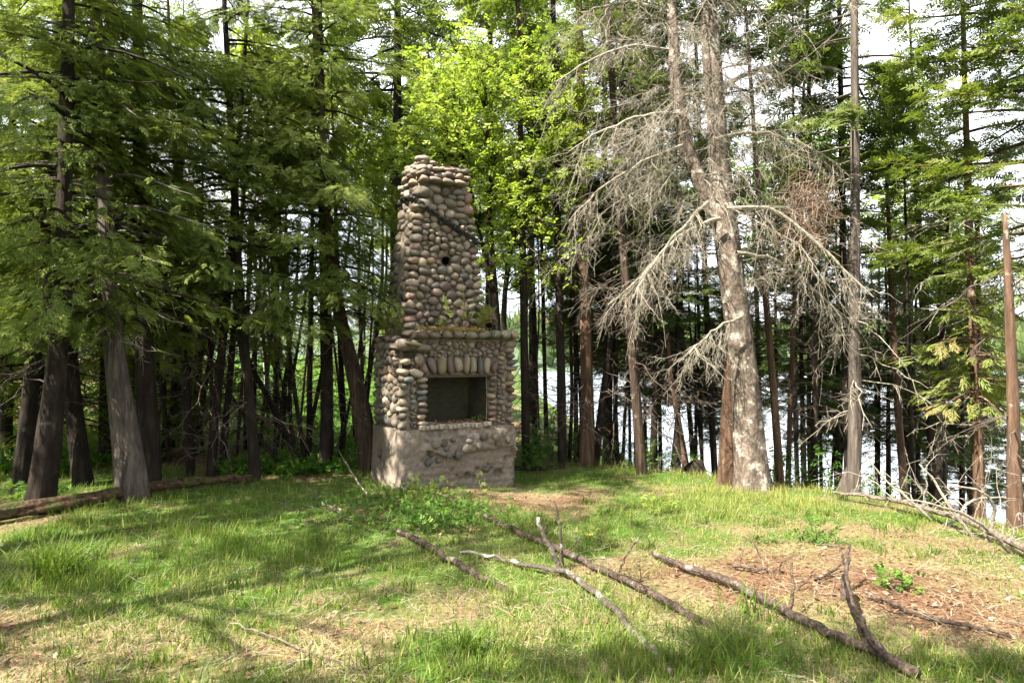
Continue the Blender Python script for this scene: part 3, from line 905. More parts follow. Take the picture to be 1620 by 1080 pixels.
    # the live green tops of the two stems
    for c in (cr, cl):
        lf, wd = crown(c, 7.0, float(c[-1, 2]), 1.6, 34, 'spruce', FIR, .3, 26, 77, prof='cone')
        lf.build('crown', M_FIR, root, base); wd.build('branches', M_TWIG_DARK, root, base)


great_spruce()


# --- prototypes that are copied for the woods behind
def proto(name, label, cat, kind, tmpl, ht, z0, rmax, nbr, spray, dens, bark, fol, rad, seed, prof=None, dead=16, group=None):
    pts = [[0, 0, -.4, rad], [0, 0, 1.0, rad * .85], [.05, .03, ht * .5, rad * .55], [0, 0, ht, .012]]
    c = path_curve(pts, 24)
    root = thing(name, label, cat, (0, 0, 0), group=group)
    acc = Acc(); trunk_tube(acc, c, 9, .3, seed); acc.build('trunk', bark, root, smooth_shade=True)
    lf, wd = crown(c, z0, ht, rmax, nbr, kind, tmpl, spray, dens, seed, shade=False, prof=prof)
    wd.build('branches', bark, root)
    lf.build('crown', fol, root)
    if dead:
        acc = Acc(); dead_limbs(acc, *limb_set(c, .6, z0 + .6, dead, .4, 1.2, seed), seed, twigs=5, sub=2)
        acc.build('dead_branches', M_TWIG_DARK, root)
    return root


def put(src, loc, rz, s, first, label=None, group=None):
    """SRC itself the first time, later a copy of the thing and of its parts"""
    if first:
        r = src
    else:
        r = src.copy(); COL.objects.link(r)
        for ch in src.children:
            c = ch.copy(); COL.objects.link(c); c.parent = r
    r.location = loc
    r.rotation_euler = (0, 0, rz)
    r.scale = (s, s, s)
    if label: r['label'] = label
    if group: r['group'] = group
    return r


pc = [proto('cedar_tree', 'dark cedar in the woods behind the left edge of the clearing', 'cedar tree', 'cedar', CEDAR_LOW, 12, 2.6, 2.2, 90, .42, 17, M_BARK_DARK, M_CEDAR, .14, 300 + k, group='cedars deep in the woods') for k in range(2)]
ps = [proto('spruce_tree', 'tall spruce in the woods beyond the fireplace', 'spruce tree', 'spruce', FIR, 13, 4.5, 1.9, 90, .42, 20, M_BARK_DARK, M_OLIVE, .13, 310 + k, prof=None, group='spruces deep in the woods') for k in range(2)]
pf = [proto('fir_tree', 'dark fir on the slope down to the lake', 'fir tree', 'fir', FIR, 10.5, 3.9, 1.7, 80, .36, 24, M_BARK_DARK, M_FIR, .09, 320 + k, prof='cone', group='firs on the lake slope') for k in range(2)]
pu = [proto('young_cedar', 'low dark young cedar filling the shade under the tall cedars', 'cedar tree', 'cedar', CEDAR_LOW, 4.2, .5, 1.5, 60, .36, 17, M_BARK_DARK, M_CEDAR, .05, 330, dead=0, group='young cedars in the shade at the left')]
seen = set()
def scatter(protos, spots, smin, smax, seed):
    R = random.Random(seed)
    for k, (x, y) in enumerate(spots):
        src = protos[k % len(protos)]
        put(src, (x, y, float(H(x, y))), R.uniform(0, 6.28), R.uniform(smin, smax), src.name not in seen)
        seen.add(src.name)

scatter(pc, [(-8.5, 11.5), (-7.4, 12.8), (-10.5, 13.5), (-6.9, 14.2), (-9.0, 15.5), (-12.5, 15.5), (-8.2, 17.5), (-11.0, 18.5), (-14.5, 19), (-10.2, 21), (-13, 23), (-17, 24), (-12.5, 27), (-7.8, 36),
             (-16, 30), (-21, 31), (-5.0, 40), (-13.5, 40), (-20, 42), (-3.0, 46), (-8.5, 50), (-15.5, 53), (-24, 54), (-4.5, 58)], .55, .85, 1)
scatter(pc, [(-7.0, 11.8), (-8.6, 10.2)], .72, .95, 8)
scatter(pu, [(-6.0, 21.5), (-2.0, 18.5), (-5.2, 28), (-7.6, 11.0), (-6.2, 12.2), (-9.6, 12.2), (-8.0, 14.0), (-11.2, 14.5), (-9.6, 17.0), (-7.6, 16.0), (-12.8, 18.0), (-10.2, 19.5), (-5.2, 13.4), (-14.8, 22), (-12, 24)], .7, 1.15, 4)
scatter(ps, [(-2.6, 15.0), (-2.6, 21), (-.6, 17.5), (.6, 20.5), (-4.2, 30), (-1.6, 27), (2.3, 16.5)], .9, 1.25, 2)
po = [proto('fir_tree', 'olive green fir on the slope down to the lake', 'fir tree', 'fir', FIR, 9.5, 3.4, 1.6, 74, .36, 22, M_BARK_DARK, M_OLIVE, .07, 340, prof='cone', group='olive firs on the lake slope')]
scatter(po, [(1.9, 12.6), (3.0, 14.2), (5.0, 13.0), (6.6, 14.6), (8.2, 13.4), (7.2, 11.4), (9.4, 14.4)], .6, .85, 6)
scatter(pf, [(1.2, 12.8), (2.2, 14.4), (3.6, 13.4), (2.9, 12.0), (4.5, 14.6), (5.9, 12.4), (8.0, 12.2),
             (1.3, 14.0), (2.4, 13.2), (3.3, 15.2), (4.2, 13.6), (1.9, 17.5), (6.0, 13.8), (6.9, 12.6), (7.9, 14.4), (8.8, 13.2), (5.3, 16.5), (3.6, 18.4), (9.8, 15.6), (10.8, 13.6), (11.8, 16.2), (1.6, 15.6), (2.9, 16.8), (5.2, 12.2), (12.6, 14.2)], .5, .75, 3)

# --- the bright spring maple behind the fireplace
def broadleaf(name, label, depth, stems, clumps, nleaf, size, mat, bark, seed, group=None):
    R = np.random.default_rng(seed)
    first = at(stems[0][0][0], stems[0][0][1], depth)
    gz = float(H(first[0], first[1]))
    base = np.array([first[0], first[1], gz])
    root = thing(name, label, 'maple tree' if 'maple' in name else 'tree', base, group=group)
    tops = []
    for st in stems:
        pts = [[*at(x, y, depth), w / F * depth / 2] for x, y, w in st]
        pts.insert(0, [base[0] + R.normal(0, .08), base[1] + R.normal(0, .08), gz - .2, pts[0][3] * 1.3])
        c = path_curve(pts, 30)
        tops.append(c)
        acc = Acc(); trunk_tube(acc, c, 8, .3, seed); acc.build('trunk', bark, root, base, True)
    allp = np.concatenate(tops)
    leaf, wood = Acc(), Acc()
    BP, BR, POS, D = [], [], [], []
    for (x, y, rx, ry, n) in clumps:
        for k in range(n):
            a, q_ = R.uniform(0, 6.28), math.sqrt(R.random())
            p = at(x + rx * q_ * math.cos(a), y + ry * q_ * math.sin(a), depth + R.normal(0, .55))
            # a twig from the nearest lower point of a stem
            dist = np.linalg.norm(allp[:, :3] - p, axis=1) + 3 * np.maximum(0, allp[:, 2] - p[2] + .2)
            s = allp[np.argmin(dist), :3]
            mid = .5 * (s + p) + (0, 0, .1 * np.linalg.norm(p - s)) + R.normal(0, .08, 3)
            t = np.linspace(0, 1, 6)[:, None]
            BP.append((1 - t) ** 2 * s + 2 * t * (1 - t) * mid + t * t * p); BR.append(np.linspace(.012, .003, 6))
            m = nleaf
            POS.append(p + R.normal(0, .12, (m, 3))); D.append(norm(R.normal(0, 1, (m, 3)) * (1, 1, .4)))
    POS, D = np.concatenate(POS), np.concatenate(D)
    pick = R.integers(0, 3, len(POS))
    for q_ in range(3):
        k = pick == q_
        n = k.sum()
        sprays(leaf, LEAF[q_], POS[k], D[k], np.tile((0, 0, 1.0), (n, 1)) + R.normal(0, .5, (n, 3)), size * R.uniform(.7, 1.2, n), R.random(n), 1.0)
    tubes(wood, np.array(BP), np.array(BR), 4)
    leaf.build('crown', mat, root, base)
    wood.build('branches', bark, root, base)


broadleaf('maple_tree', 'young maple in bright yellow green spring leaf rising behind the fireplace', 11.5,
          [[(792, 600, 13), (784, 480, 12), (776, 380, 9), (772, 260, 6), (768, 120, 3)], [(800, 600, 9), (796, 480, 8), (812, 360, 7), (850, 220, 5), (880, 110, 3)], [(786, 560, 8), (770, 420, 6), (745, 300, 5), (720, 180, 3)]],
          [(800, 170, 120, 90, 150), (870, 130, 60, 60, 50), (730, 150, 60, 60, 45), (790, 60, 80, 50, 26), (680, 220, 70, 50, 42), (640, 235, 40, 40, 20), (800, 300, 90, 70, 55), (770, 420, 60, 60, 16), (860, 380, 70, 70, 22), (905, 190, 50, 60, 26), (690, 130, 40, 60, 18), (640, 300, 40, 60, 10), (900, 270, 40, 60, 16), (840, 330, 60, 50, 14), (760, 250, 120, 60, 30)], 13, .125, M_MAPLE, M_BARK_DARK, 41)
broadleaf('maple_sapling', 'spindly sapling with a few bright leaves right of the fireplace', 11.9,
          [[(830, 560, 7), (832, 480, 7), (842, 360, 6), (870, 280, 4)]],
          [(850, 300, 60, 70, 26), (840, 440, 30, 40, 12), (880, 250, 40, 40, 14)], 7, .18, M_MAPLE, M_BARK_GREY, 43)
broadleaf('maple_tree', 'yellow leaved tree glowing through the cedars at the upper left', 17,
          [[(440, 500, 9), (430, 300, 8), (415, 120, 5)]],
          [(410, 95, 45, 55, 50), (480, 160, 50, 60, 34), (450, 260, 60, 60, 30), (560, 250, 40, 40, 14)], 8, .30, M_MAPLE, M_BARK_DARK, 45)
broadleaf('poplar_tree', 'pale yellow green tree by the water beyond the spindly spruce', 19,
          [[(1490, 560, 8), (1495, 420, 7), (1500, 300, 4)], [(1490, 500, 6), (1470, 400, 5), (1480, 330, 3)]],
          [(1480, 370, 60, 70, 45), (1430, 400, 50, 50, 26), (1400, 330, 40, 50, 24), (1520, 420, 40, 50, 20)], 7, .26, M_MAPLE, M_TWIG, 47)
broadleaf('poplar_tree', 'leafy green tree behind the forked dead spruce', 16,
          [[(1200, 560, 8), (1195, 420, 7), (1190, 300, 4)]],
          [(1190, 260, 60, 70, 50), (1300, 260, 60, 40, 40), (1070, 320, 60, 60, 40), (1240, 400, 70, 60, 40)], 8, .26, M_SHRUB, M_BARK_DARK, 49)

# white birch far in the glade
tree('birch_tree', 'white birch trunk standing far back in the green glade', 'birch tree', 24, [(424, 640, 10), (421, 560, 10), (418, 480, 9), (412, 300, 7)], M_BARK_BIRCH, 14, dict(CK, z0=7, z1=14, rmax=1.4, nbr=20, tmpl=CEDAR_LOW), sides=9, foliage=M_SHRUB)

# --- right edge: sunlit fir reaching into the picture, young cedar on the crest
tree('fir_tree', 'sunlit olive fir whose boughs fill the upper right edge', 'fir tree', 8.3, [(1655, 880, 30), (1650, 600, 26), (1645, 300, 22)], M_BARK_RED, 12, dict(FK, prof=None, z0=2.4, z1=10, rmax=1.75, nbr=80, dens=40, spray=.26), (1.0, 3.3, 16, .4, 1.0), foliage=M_OLIVE)
tree('young_cedar', 'young cedar with yellow green fans beside the reddish trunk', 'cedar tree', 8.8, [(1556, 838, 6), (1552, 700, 5), (1545, 600, 4)], M_BARK_RED, 2.6, dict(CK, z0=1.2, z1=2.6, rmax=.75, nbr=30, dens=26, spray=.26, tone=(.5, 1.0)), None, foliage=M_OLIVE)

# --- leaning dead poles left of the fireplace
def pole(label, pts, mat, name='dead_pole', cat='dead tree', seed=0, twigs=0):
    c = path_curve(pts, 16)
    base = np.array(pts[0][:3])
    root = thing(name, label, cat, base)
    acc = Acc(); trunk_tube(acc, c, 8, 0, seed); acc.build('trunk', mat, root, base, True)
    if twigs:
        acc = Acc(); R = np.random.default_rng(seed)
        idx = R.integers(3, 15, twigs)
        dead_limbs(acc, c[idx, :3], R.normal(0, 1, (twigs, 3)), R.uniform(.3, .9, twigs), seed, twigs=4, sub=2)
        acc.build('dead_branches', M_TWIG_DARK, root, base)

def gpt(px, py, w, lift=0.0):
    p = on_ground(px, py)
    return [p[0], p[1], p[2] + lift, w / F * p[1] / 2]

pole('dark dead pole leaning left in front of the green glade', [[*at(478, 742, 11.4), .055], [*at(440, 660, 11.6), .05], [*at(400, 585, 11.8), .045], [*at(370, 520, 12), .035]], M_BARK_DARK, seed=11, twigs=12)
pole('thin dead pole slanting low across the dark trunks', [[*at(458, 752, 10.9), .03], [*at(400, 680, 11.2), .03], [*at(350, 600, 11.5), .025], [*at(320, 545, 11.8), .02]], M_BARK_DARK, seed=12, twigs=12)

# ------------------------------------------------------------------ unseen trees added beyond the frame to shade the clearing
cover = [(-7.5, 1.5), (-5.0, -1.5), (-2.2, -3.5), (-11.5, 0.5), (-8.5, -3.0), (1.2, -3.0), (-5.5, -6.0), (-1.0, -7.5), (-12.5, 8.8), (-15.5, 11.5), (-13.5, 5.5), (-6.4, 5.4)]
for k, (x, y) in enumerate(cover):
    z = float(H(x, y))
    R = random.Random(k)
    ht = R.uniform(11, 14)
    c = path_curve([[x, y, z - .3, .2], [x, y, z + 2, .17], [x + .1, y, z + ht * .5, .1], [x, y, z + ht, .02]], 24)
    root = thing('cedar_tree', 'tall unseen cedar added to shade the clearing', 'cedar tree', (x, y, z), group='unseen cedars added around the clearing for shade')
    acc = Acc(); trunk_tube(acc, c, 10, .4, 800 + k); acc.build('trunk', M_BARK_DARK, root, (x, y, z), True)
    near = (x, y) == (-6.4, 5.4)  # this one is added to keep the chimney front in shade
    lf, wd = crown(c, z + (6.0 if near else 3.8), z + ht, 2.6 if near else 3.3, 90 if near else 66, 'cedar', CEDAR_LOW, .5, 11, 820 + k)
    lf.build('crown', M_CEDAR, root, (x, y, z)); wd.build('branches', M_BARK_DARK, root, (x, y, z))

# ------------------------------------------------------------------ the ruined fieldstone fireplace
def speckled(name, base, var, scale=40, bump=.4, rough=.85, use_obj=False, blot=None):
    m, nt, out = new_mat(name)
    tc = nt.nodes.new('ShaderNodeTexCoord')
    n1 = nt.nodes.new('ShaderNodeTexNoise'); n1.inputs['Scale'].default_value = scale; n1.inputs['Detail'].default_value = 8; n1.inputs['Roughness'].default_value = .7
    nt.links.new(tc.outputs['Object'], n1.inputs['Vector'])
    r = ramp(nt, [(.28, tuple(1 - var for _ in range(3))), (.72, tuple(1 + var for _ in range(3)))])
    nt.links.new(n1.outputs['Fac'], r.inputs['Fac'])
    mu = nt.nodes.new('ShaderNodeMixRGB'); mu.blend_type = 'MULTIPLY'; mu.inputs['Fac'].default_value = 1
    if use_obj:
        oi = nt.nodes.new('ShaderNodeObjectInfo')
        nt.links.new(oi.outputs['Color'], mu.inputs['Color1'])
        # each stone shows another part of the noise
        va = nt.nodes.new('ShaderNodeVectorMath'); va.operation = 'ADD'
        mm = nt.nodes.new('ShaderNodeMath'); mm.operation = 'MULTIPLY'; mm.inputs[1].default_value = 50
        nt.links.new(oi.outputs['Random'], mm.inputs[0]); nt.links.new(tc.outputs['Object'], va.inputs[0]); nt.links.new(mm.outputs[0], va.inputs[1])
        nt.links.new(va.outputs[0], n1.inputs['Vector'])
    else:
        mu.inputs['Color1'].default_value = (*base, 1)
    nt.links.new(r.outputs['Color'], mu.inputs['Color2'])
    col = mu.outputs['Color']
    if blot:
        for c, sc, pos, am in blot:
            n2 = nt.nodes.new('ShaderNodeTexNoise'); n2.inputs['Scale'].default_value = sc; n2.inputs['Detail'].default_value = 6; n2.inputs['Roughness'].default_value = .7
            nt.links.new((va.outputs[0] if use_obj else tc.outputs['Object']), n2.inputs['Vector'])
            r2 = ramp(nt, [(pos - .05, (0, 0, 0)), (pos + .07, (am, am, am))])
            nt.links.new(n2.outputs['Fac'], r2.inputs['Fac'])
            mx = nt.nodes.new('ShaderNodeMixRGB'); mx.inputs['Color2'].default_value = (*c, 1)
            nt.links.new(r2.outputs['Color'], mx.inputs['Fac']); nt.links.new(col, mx.inputs['Color1'])
            col = mx.outputs['Color']
    p = nt.nodes.new('ShaderNodeBsdfPrincipled'); p.inputs['Roughness'].default_value = rough; p.inputs['Specular IOR Level'].default_value = .25
    nt.links.new(col, p.inputs['Base Color'])
    b = nt.nodes.new('ShaderNodeBump'); b.inputs['Strength'].default_value = bump; b.inputs['Distance'].default_value = .02
    nt.links.new(n1.outputs['Fac'], b.inputs['Height']); nt.links.new(b.outputs[0], p.inputs['Normal'])
    nt.links.new(p.outputs[0], out.inputs['Surface'])
    return m


M_STONE = speckled('fieldstone', None, .22, 9, .35, .8, True, [((.10, .09, .075), 2.2, .60, .55), ((.42, .40, .33), 5.0, .67, .5)])
M_MORTAR = speckled('old_mortar', (.165, .13, .097), .35, 18, .8, .95, blot=[((.075, .06, .048), 3, .56, .7), ((.09, .10, .035), 7, .66, .6)])
M_CONC = speckled('old_concrete', (.165, .137, .110), .40, 16, .7, .95, blot=[((.14, .105, .08), 2.4, .55, .7), ((.42, .36, .30), 5, .62, .5), ((.10, .11, .06), 4, .68, .5)])
M_SOOT = speckled('sooty_firebrick', (.030, .027, .017), .45, 12, .6, .95, blot=[((.046, .048, .020), 3, .54, .5), ((.02, .018, .016), 2.2, .56, .8), ((.075, .08, .055), 4, .66, .45)])
M_BRICK = speckled('pale_firebrick', (.34, .30, .245), .3, 25, .6, .95, blot=[((.14, .12, .09), 6, .58, .7)])
M_TAR = speckled('tar_flashing', (.022, .020, .019), .4, 30, .8, .6, blot=[((.10, .09, .08), 7, .6, .5)])
M_MOSS = leaf_mat('orange_moss', [(0, (.07, .075, .015)), (.5, (.17, .13, .025)), (1, (.30, .19, .04))], transl=.2)
M_STEEL = speckled('rusty_steel', (.05, .032, .024), .4, 30, .5, .8)
M_BLACK = speckled('flue_black', (.010, .009, .009), .3, 20, .3, .95)  # plain near black for the inside of the flue pipe

TH = math.radians(30)
FO = np.array([-1.508, 9.2, 0.0])
fp = thing('stone_fireplace', 'ruined fieldstone fireplace with tapering chimney standing alone in the clearing', 'fireplace', FO, TH)
W, DP, ZC, ZM = 1.795, 1.08, .82, 2.04           # base width and depth, top of the concrete, underside of the mantel

def pebble_mesh(k, boxy=0.0):
    R = np.random.default_rng(1000 + k)
    import bmesh
    bm = bmesh.new()
    bmesh.ops.create_icosphere(bm, subdivisions=2, radius=1)
    e = 2.0 + boxy + R.uniform(0, .7)
    ax = norm(R.normal(0, 1, (7, 3)))
    cut = R.uniform(.62, .97, 7)
    for v in bm.verts:
        n = np.array(v.co)
        r = 1 / (np.sum(np.abs(n) ** e)) ** (1 / e)
        q_ = n * r
        for a, c in zip(ax, cut):
            d = q_ @ a
            if d > c:
                q_ = q_ - a * (d - c) * .85
        q_ = q_ * (1 + .05 * math.sin(3 * q_[0] + k) * math.cos(2.6 * q_[2] + 2 * k))
        v.co = q_
    me = bpy.data.meshes.new('fieldstone')
    bm.to_mesh(me); bm.free()
    me.polygons.foreach_set('use_smooth', [True] * len(me.polygons))
    me.materials.append(M_STONE)
    return me

PEB = [pebble_mesh(k) for k in range(16)]
BLK = [pebble_mesh(40 + k, 4.0) for k in range(6)]
ALB = [(.26, .205, .155), (.22, .175, .135), (.30, .235, .175), (.20, .165, .14), (.25, .19, .155), (.17, .145, .12), (.24, .205, .15), (.27, .215, .175), (.24, .155, .125), (.20, .13, .115), (.17, .165, .155), (.19, .185, .14), (.30, .22, .14), (.32, .27, .21)]


def stone(name, parent, loc, sx, sy, sz, rot=0.0, yaw=0.0, blocky=False, col=None, tilt=0.0):
    me = random.choice(BLK if blocky else PEB)
    o = bpy.data.objects.new(name, me)
    COL.objects.link(o)
    o.parent = parent
    M = Matrix.Translation(loc) @ Matrix.Rotation(yaw, 4, 'Z') @ Matrix.Rotation(tilt, 4, 'X') @ Matrix.Rotation(rot, 4, 'Y')
    if random.random() < .5 and not blocky:
        M = M @ Matrix.Rotation(math.pi, 4, 'X')
    o.matrix_local = M @ Matrix.Diagonal((sx, sy, sz, 1))
    c = col or random.choice(ALB)
    c = tuple(.82 * a + .18 * b for a, b in zip(c, (.195, .165, .130)))
    k = random.uniform(.40, .92)
    o.color = (c[0] * k, c[1] * k, c[2] * k, 1)
    return o


def pack(inside, u0, u1, v0, v1, n, seed, stretch=1.3):
    """n cells that fill the region INSIDE(u, v); each as centre, half-axes, angle"""
    R = np.random.default_rng(seed)
    p = R.uniform((u0, v0), (u1, v1), (14000, 2))
    p = p[inside(p[:, 0], p[:, 1])]
    q_ = p / (stretch, 1)
    c = q_[R.choice(len(q_), n, replace=False)]
    wt = R.uniform(.75, 1.4, n)
    for it in range(16):
        d = ((q_[:, None] - c[None]) ** 2).sum(-1) / wt[None] ** 2
        lab = d.argmin(1)
        for k in range(n):
            m = lab == k
            if m.sum() > 3:
                c[k] = q_[m].mean(0) if it > 11 else .85 * q_[m].mean(0) + .15 * c[k]
    out = []
    for k in range(n):
        s = p[lab == k]
        if len(s) < 8:
            continue
        cv = np.cov(s.T)
        w, E = np.linalg.eigh(cv)
        a, b = 2 * math.sqrt(w[1]), 2 * math.sqrt(max(w[0], 1e-6))
        ang = math.atan2(E[1, 1], E[0, 1])
        out.append((s[:, 0].mean(), s[:, 1].mean(), a, b, ang))
    return out


def slab_grid(fn, u0, u1, v0, v1, step, skip=None):
    nu, nv = max(2, int((u1 - u0) / step) + 1), max(2, int((v1 - v0) / step) + 1)
    U, V = np.meshgrid(np.linspace(u0, u1, nu), np.linspace(v0, v1, nv))
    P = fn(U.ravel(), V.ravel())
    i, j = np.meshgrid(np.arange(nu - 1), np.arange(nv - 1))
    q_ = (j * nu + i).ravel()
    if skip is not None:
        cu = .5 * (U[:-1, :-1] + U[1:, 1:]).ravel(); cv = .5 * (V[:-1, :-1] + V[1:, 1:]).ravel()
        q_ = q_[~skip(cu, cv)]
    t = np.concatenate([np.stack([q_, q_ + 1, q_ + nu + 1], -1), np.stack([q_, q_ + nu + 1, q_ + nu], -1)])
    return P, t


def lip(u):
    return np.interp(u, [.0, .28, .36, .7, 1.0, 1.4, 1.72, 1.8], [.2, .2, .52, .40, .44, .47, .50, .3])


def plinth_front(u, z):
    r = .03 * (fbm(u * 7, z * 7, 51) - .5) + .022 * (fbm(u * 22, z * 22, 50) - .5)
    rub = smooth(0, .025, z - lip(u)) * smooth(.27, .36, u)
    lower = 1 - rub
    y = -.045 + r
    y = y + lower * smooth(.25, .38, u) * .055 + lower * .006 * np.sin(z * 70 + 5 * fbm(u * 2.2, z * 5, 52)) * smooth(.3, .4, u)
    rough = (fbm(u * 9, z * 11, 53, 4) - .5) * .16
    y = y + rub * (rough - .03 + .05 * smooth(.62, .82, z))
    y = y + .10 * np.exp(-u / .022) * (fbm(z * 6, z * 0 + 3, 58) - .25) + .09 * np.exp(-(W - u) / .03) * (fbm(z * 7, z * 0 + 8, 59) - .2)
    # pits where stones fell out near the foot on the right
    for a, b, s, dpt in ((1.02, .12, .055, .10), (1.18, .2, .045, .07), (1.52, .12, .07, .11), (1.40, .20, .03, .06), (.92, .10, .03, .05), (1.66, .33, .05, .07), (.78, .22, .03, .05)):
        y = y + dpt * np.exp(-(((u - a) / s) ** 2 + ((z - b) / (s * .8)) ** 2) ** 2)
    return np.stack([u, y, z], -1)


# the concrete plinth
acc = Acc()
acc.add(*slab_grid(plinth_front, 0, W, -.45, ZC, .018))
def pl_left(v, z):
    x = -.02 + .04 * (fbm(v * 5, z * 5, 55, 4) - .5) + .07 * np.exp(-(((v - .75) / .05) ** 2 + ((z - .40) / .05) ** 2)) - .02 * smooth(.2, 0, z)
    x = np.where(v < .03, plinth_front(np.zeros_like(v), z)[:, 0], x)
    y = np.where(v < .03, plinth_front(np.zeros_like(v), z)[:, 1], v)
    return np.stack([x, y, z], -1)
P, t = slab_grid(pl_left, 0, DP, -.45, ZC, .03); acc.add(P, t[:, ::-1])
def pl_right(v, z):
    f = plinth_front(np.full_like(z, W), z)
    return np.stack([W + np.where(v < .03, 0, .03 * (fbm(v * 5, z * 5, 56) - .5)), np.where(v < .03, f[:, 1], v), z], -1)
acc.add(*slab_grid(pl_right, 0, DP, -.45, ZC, .03))
P, t = slab_grid(lambda u, z: np.stack([u, np.full_like(u, DP), z], -1), 0, W, -.45, ZC, .2); acc.add(P, t[:, ::-1])
def pl_top(u, v):
    f = plinth_front(u, np.full_like(u, ZC))
    return np.stack([u, np.where(v < .02, f[:, 1], v), ZC + .02 * (fbm(u * 6, v * 6, 57) - .5)], -1)
acc.add(*slab_grid(pl_top, 0, W, 0, DP, .03))
plinth = acc.build('concrete_plinth', M_CONC, fp, smooth_shade=True)
for u, z, s, c in [(.42, .36, .072, (.11, .105, .10)), (.56, .38, .055, (.15, .13, .11)), (.70, .45, .06, (.13, .115, .10)), (.84, .44, .07, (.11, .10, .09)), (.62, .62, .06, (.14, .12, .10)), (.50, .60, .075, (.20, .15, .12)),
                   (.76, .66, .05, (.12, .11, .10)), (1.0, .62, .055, (.13, .12, .11)), (1.25, .68, .075, (.15, .145, .11)), (.96, .52, .08, (.22, .18, .14)), (1.5, .56, .06, (.25, .17, .13)), (1.63, .60, .05, (.18, .15, .13)), (1.16, .55, .06, (.2, .17, .13)), (1.42, .66, .06, (.2, .17, .14)),
                   (1.30, .20, .062, (.12, .11, .10)), (1.36, .30, .035, (.26, .19, .14)), (.86, .16, .03, (.24, .15, .12)), (1.12, .14, .04, (.2, .15, .12)), (.46, .48, .05, (.24, .18, .13)), (.66, .54, .05, (.23, .19, .15))]:
    y = plinth_front(np.array([u]), np.array([z]))[0, 1]
    stone('embedded_stone', plinth, (u, y - .004, z), s, .048, s * random.uniform(.75, 1.05), random.uniform(-.6, .6), col=c)
stone('embedded_stone', plinth, (-.02, .75, .42), .04, .05, .06, col=(.10, .09, .085))

# the stone-faced block with the firebox
OX0, OX1, OZ0, OZ1 = .405, 1.345, .85, 1.535
def block_front(u, z):
    y = .055 + .04 * (fbm(u * 8, z * 8, 61) - .5)
    y = y + .22 * np.exp(-(((u - .17) / .15) ** 2 + ((z - 1.84) / .055) ** 2) ** 2) + .16 * np.exp(-(((u - .13) / .08) ** 2 + ((z - 1.70) / .05) ** 2) ** 2)
    return np.stack([u, y, z], -1)
acc = Acc()
acc.add(*slab_grid(block_front, .03, W - .03, ZC - .02, ZM + .02, .03, lambda u, z: (u > OX0) & (u < OX1) & (z > OZ0 - .02) & (z < OZ1)))
P, t = slab_grid(lambda v, z: np.stack([.045 + .03 * (fbm(v * 8, z * 8, 62) - .5), v, z], -1), .05, DP - .03, ZC - .02, ZM + .02, .04); acc.add(P, t[:, ::-1])
acc.add(*slab_grid(lambda v, z: np.stack([W - .045 + .03 * (fbm(v * 8, z * 8, 63) - .5), v, z], -1), .05, DP - .03, ZC - .02, ZM + .02, .04))
P, t = slab_grid(lambda u, z: np.stack([u, np.full_like(u, DP - .03), z], -1), .03, W - .03, ZC - .02, ZM + .02, .2); acc.add(P, t[:, ::-1])
acc.add(*slab_grid(lambda u, v: np.stack([u, v, ZM + .03 + .03 * (fbm(u * 5, v * 5, 64) - .5)], -1), .03, W - .03, .02, DP - .03, .05))
block = acc.build('fireplace_block', M_MORTAR, fp, smooth_shade=True)

# firebox: splayed brick sides, back wall and floor
fb = Acc()
def quadp(a, b, c, d, n=14):
    a, b, c, d = map(np.array, (a, b, c, d))
    def fn(u, v):
        p = a + np.outer(u, b - a) + np.outer(v, d - a) + np.outer(u * v, a - b + c - d)
        return p
    P, t = slab_grid(fn, 0, 1, 0, 1, 1 / n)
    P = P + .012 * (fbm(P[:, 0] * 14 + P[:, 1] * 9, P[:, 2] * 14, 66)[:, None] - .5)
    fb.add(P, t)
x0, x1, z0, z1 = OX0 - .015, OX1 + .015, OZ0 - .03, OZ1 + .01
quadp((x0 + .10, .52, z0), (x1 - .10, .52, z0), (x1 - .10, .40, z1 + .3), (x0 + .10, .40, z1 + .3))
quadp((x0, .045, z0), (x0 + .10, .52, z0), (x0 + .10, .40, z1 + .3), (x0, .045, z1 + .3))
quadp((x1 - .10, .52, z0), (x1, .045, z0), (x1, .045, z1 + .3), (x1 - .10, .40, z1 + .3))
quadp((x0, .0, z0 + .02), (x1, .0, z0 + .02), (x1 - .10, .52, z0 + .02), (x0 + .10, .52, z0 + .02))
firebox = fb.build('firebox', M_SOOT, fp, smooth_shade=True)
# firebricks of the back wall, each proud of its joint
def box_mesh(name, sx, sy, sz, mat, bev=.006):
    import bmesh
    bm = bmesh.new(); bmesh.ops.create_cube(bm, size=1)
    bmesh.ops.scale(bm, vec=(sx, sy, sz), verts=bm.verts)
    bmesh.ops.bevel(bm, geom=bm.edges[:], offset=bev, segments=1, affect='EDGES')
    me = bpy.data.meshes.new(name); bm.to_mesh(me); bm.free(); me.materials.append(mat)
    return me
FBK = box_mesh('firebrick', .205, .03, .068, M_SOOT)
for r_ in range(9):
    for k in range(4):
        u = x0 + .21 + (k + (.5 if r_ % 2 else 0)) * .215 - (.05 if r_ % 2 else 0)
        if u > x1 - .2:
            continue
        z = z0 + .055 + r_ * .076
        o = bpy.data.objects.new('firebrick', FBK); COL.objects.link(o); o.parent = firebox
        o.location = (u, .531 - (z - z0) * .117, z); o.rotation_euler = (math.atan(.117), 0, random.uniform(-.02, .02))
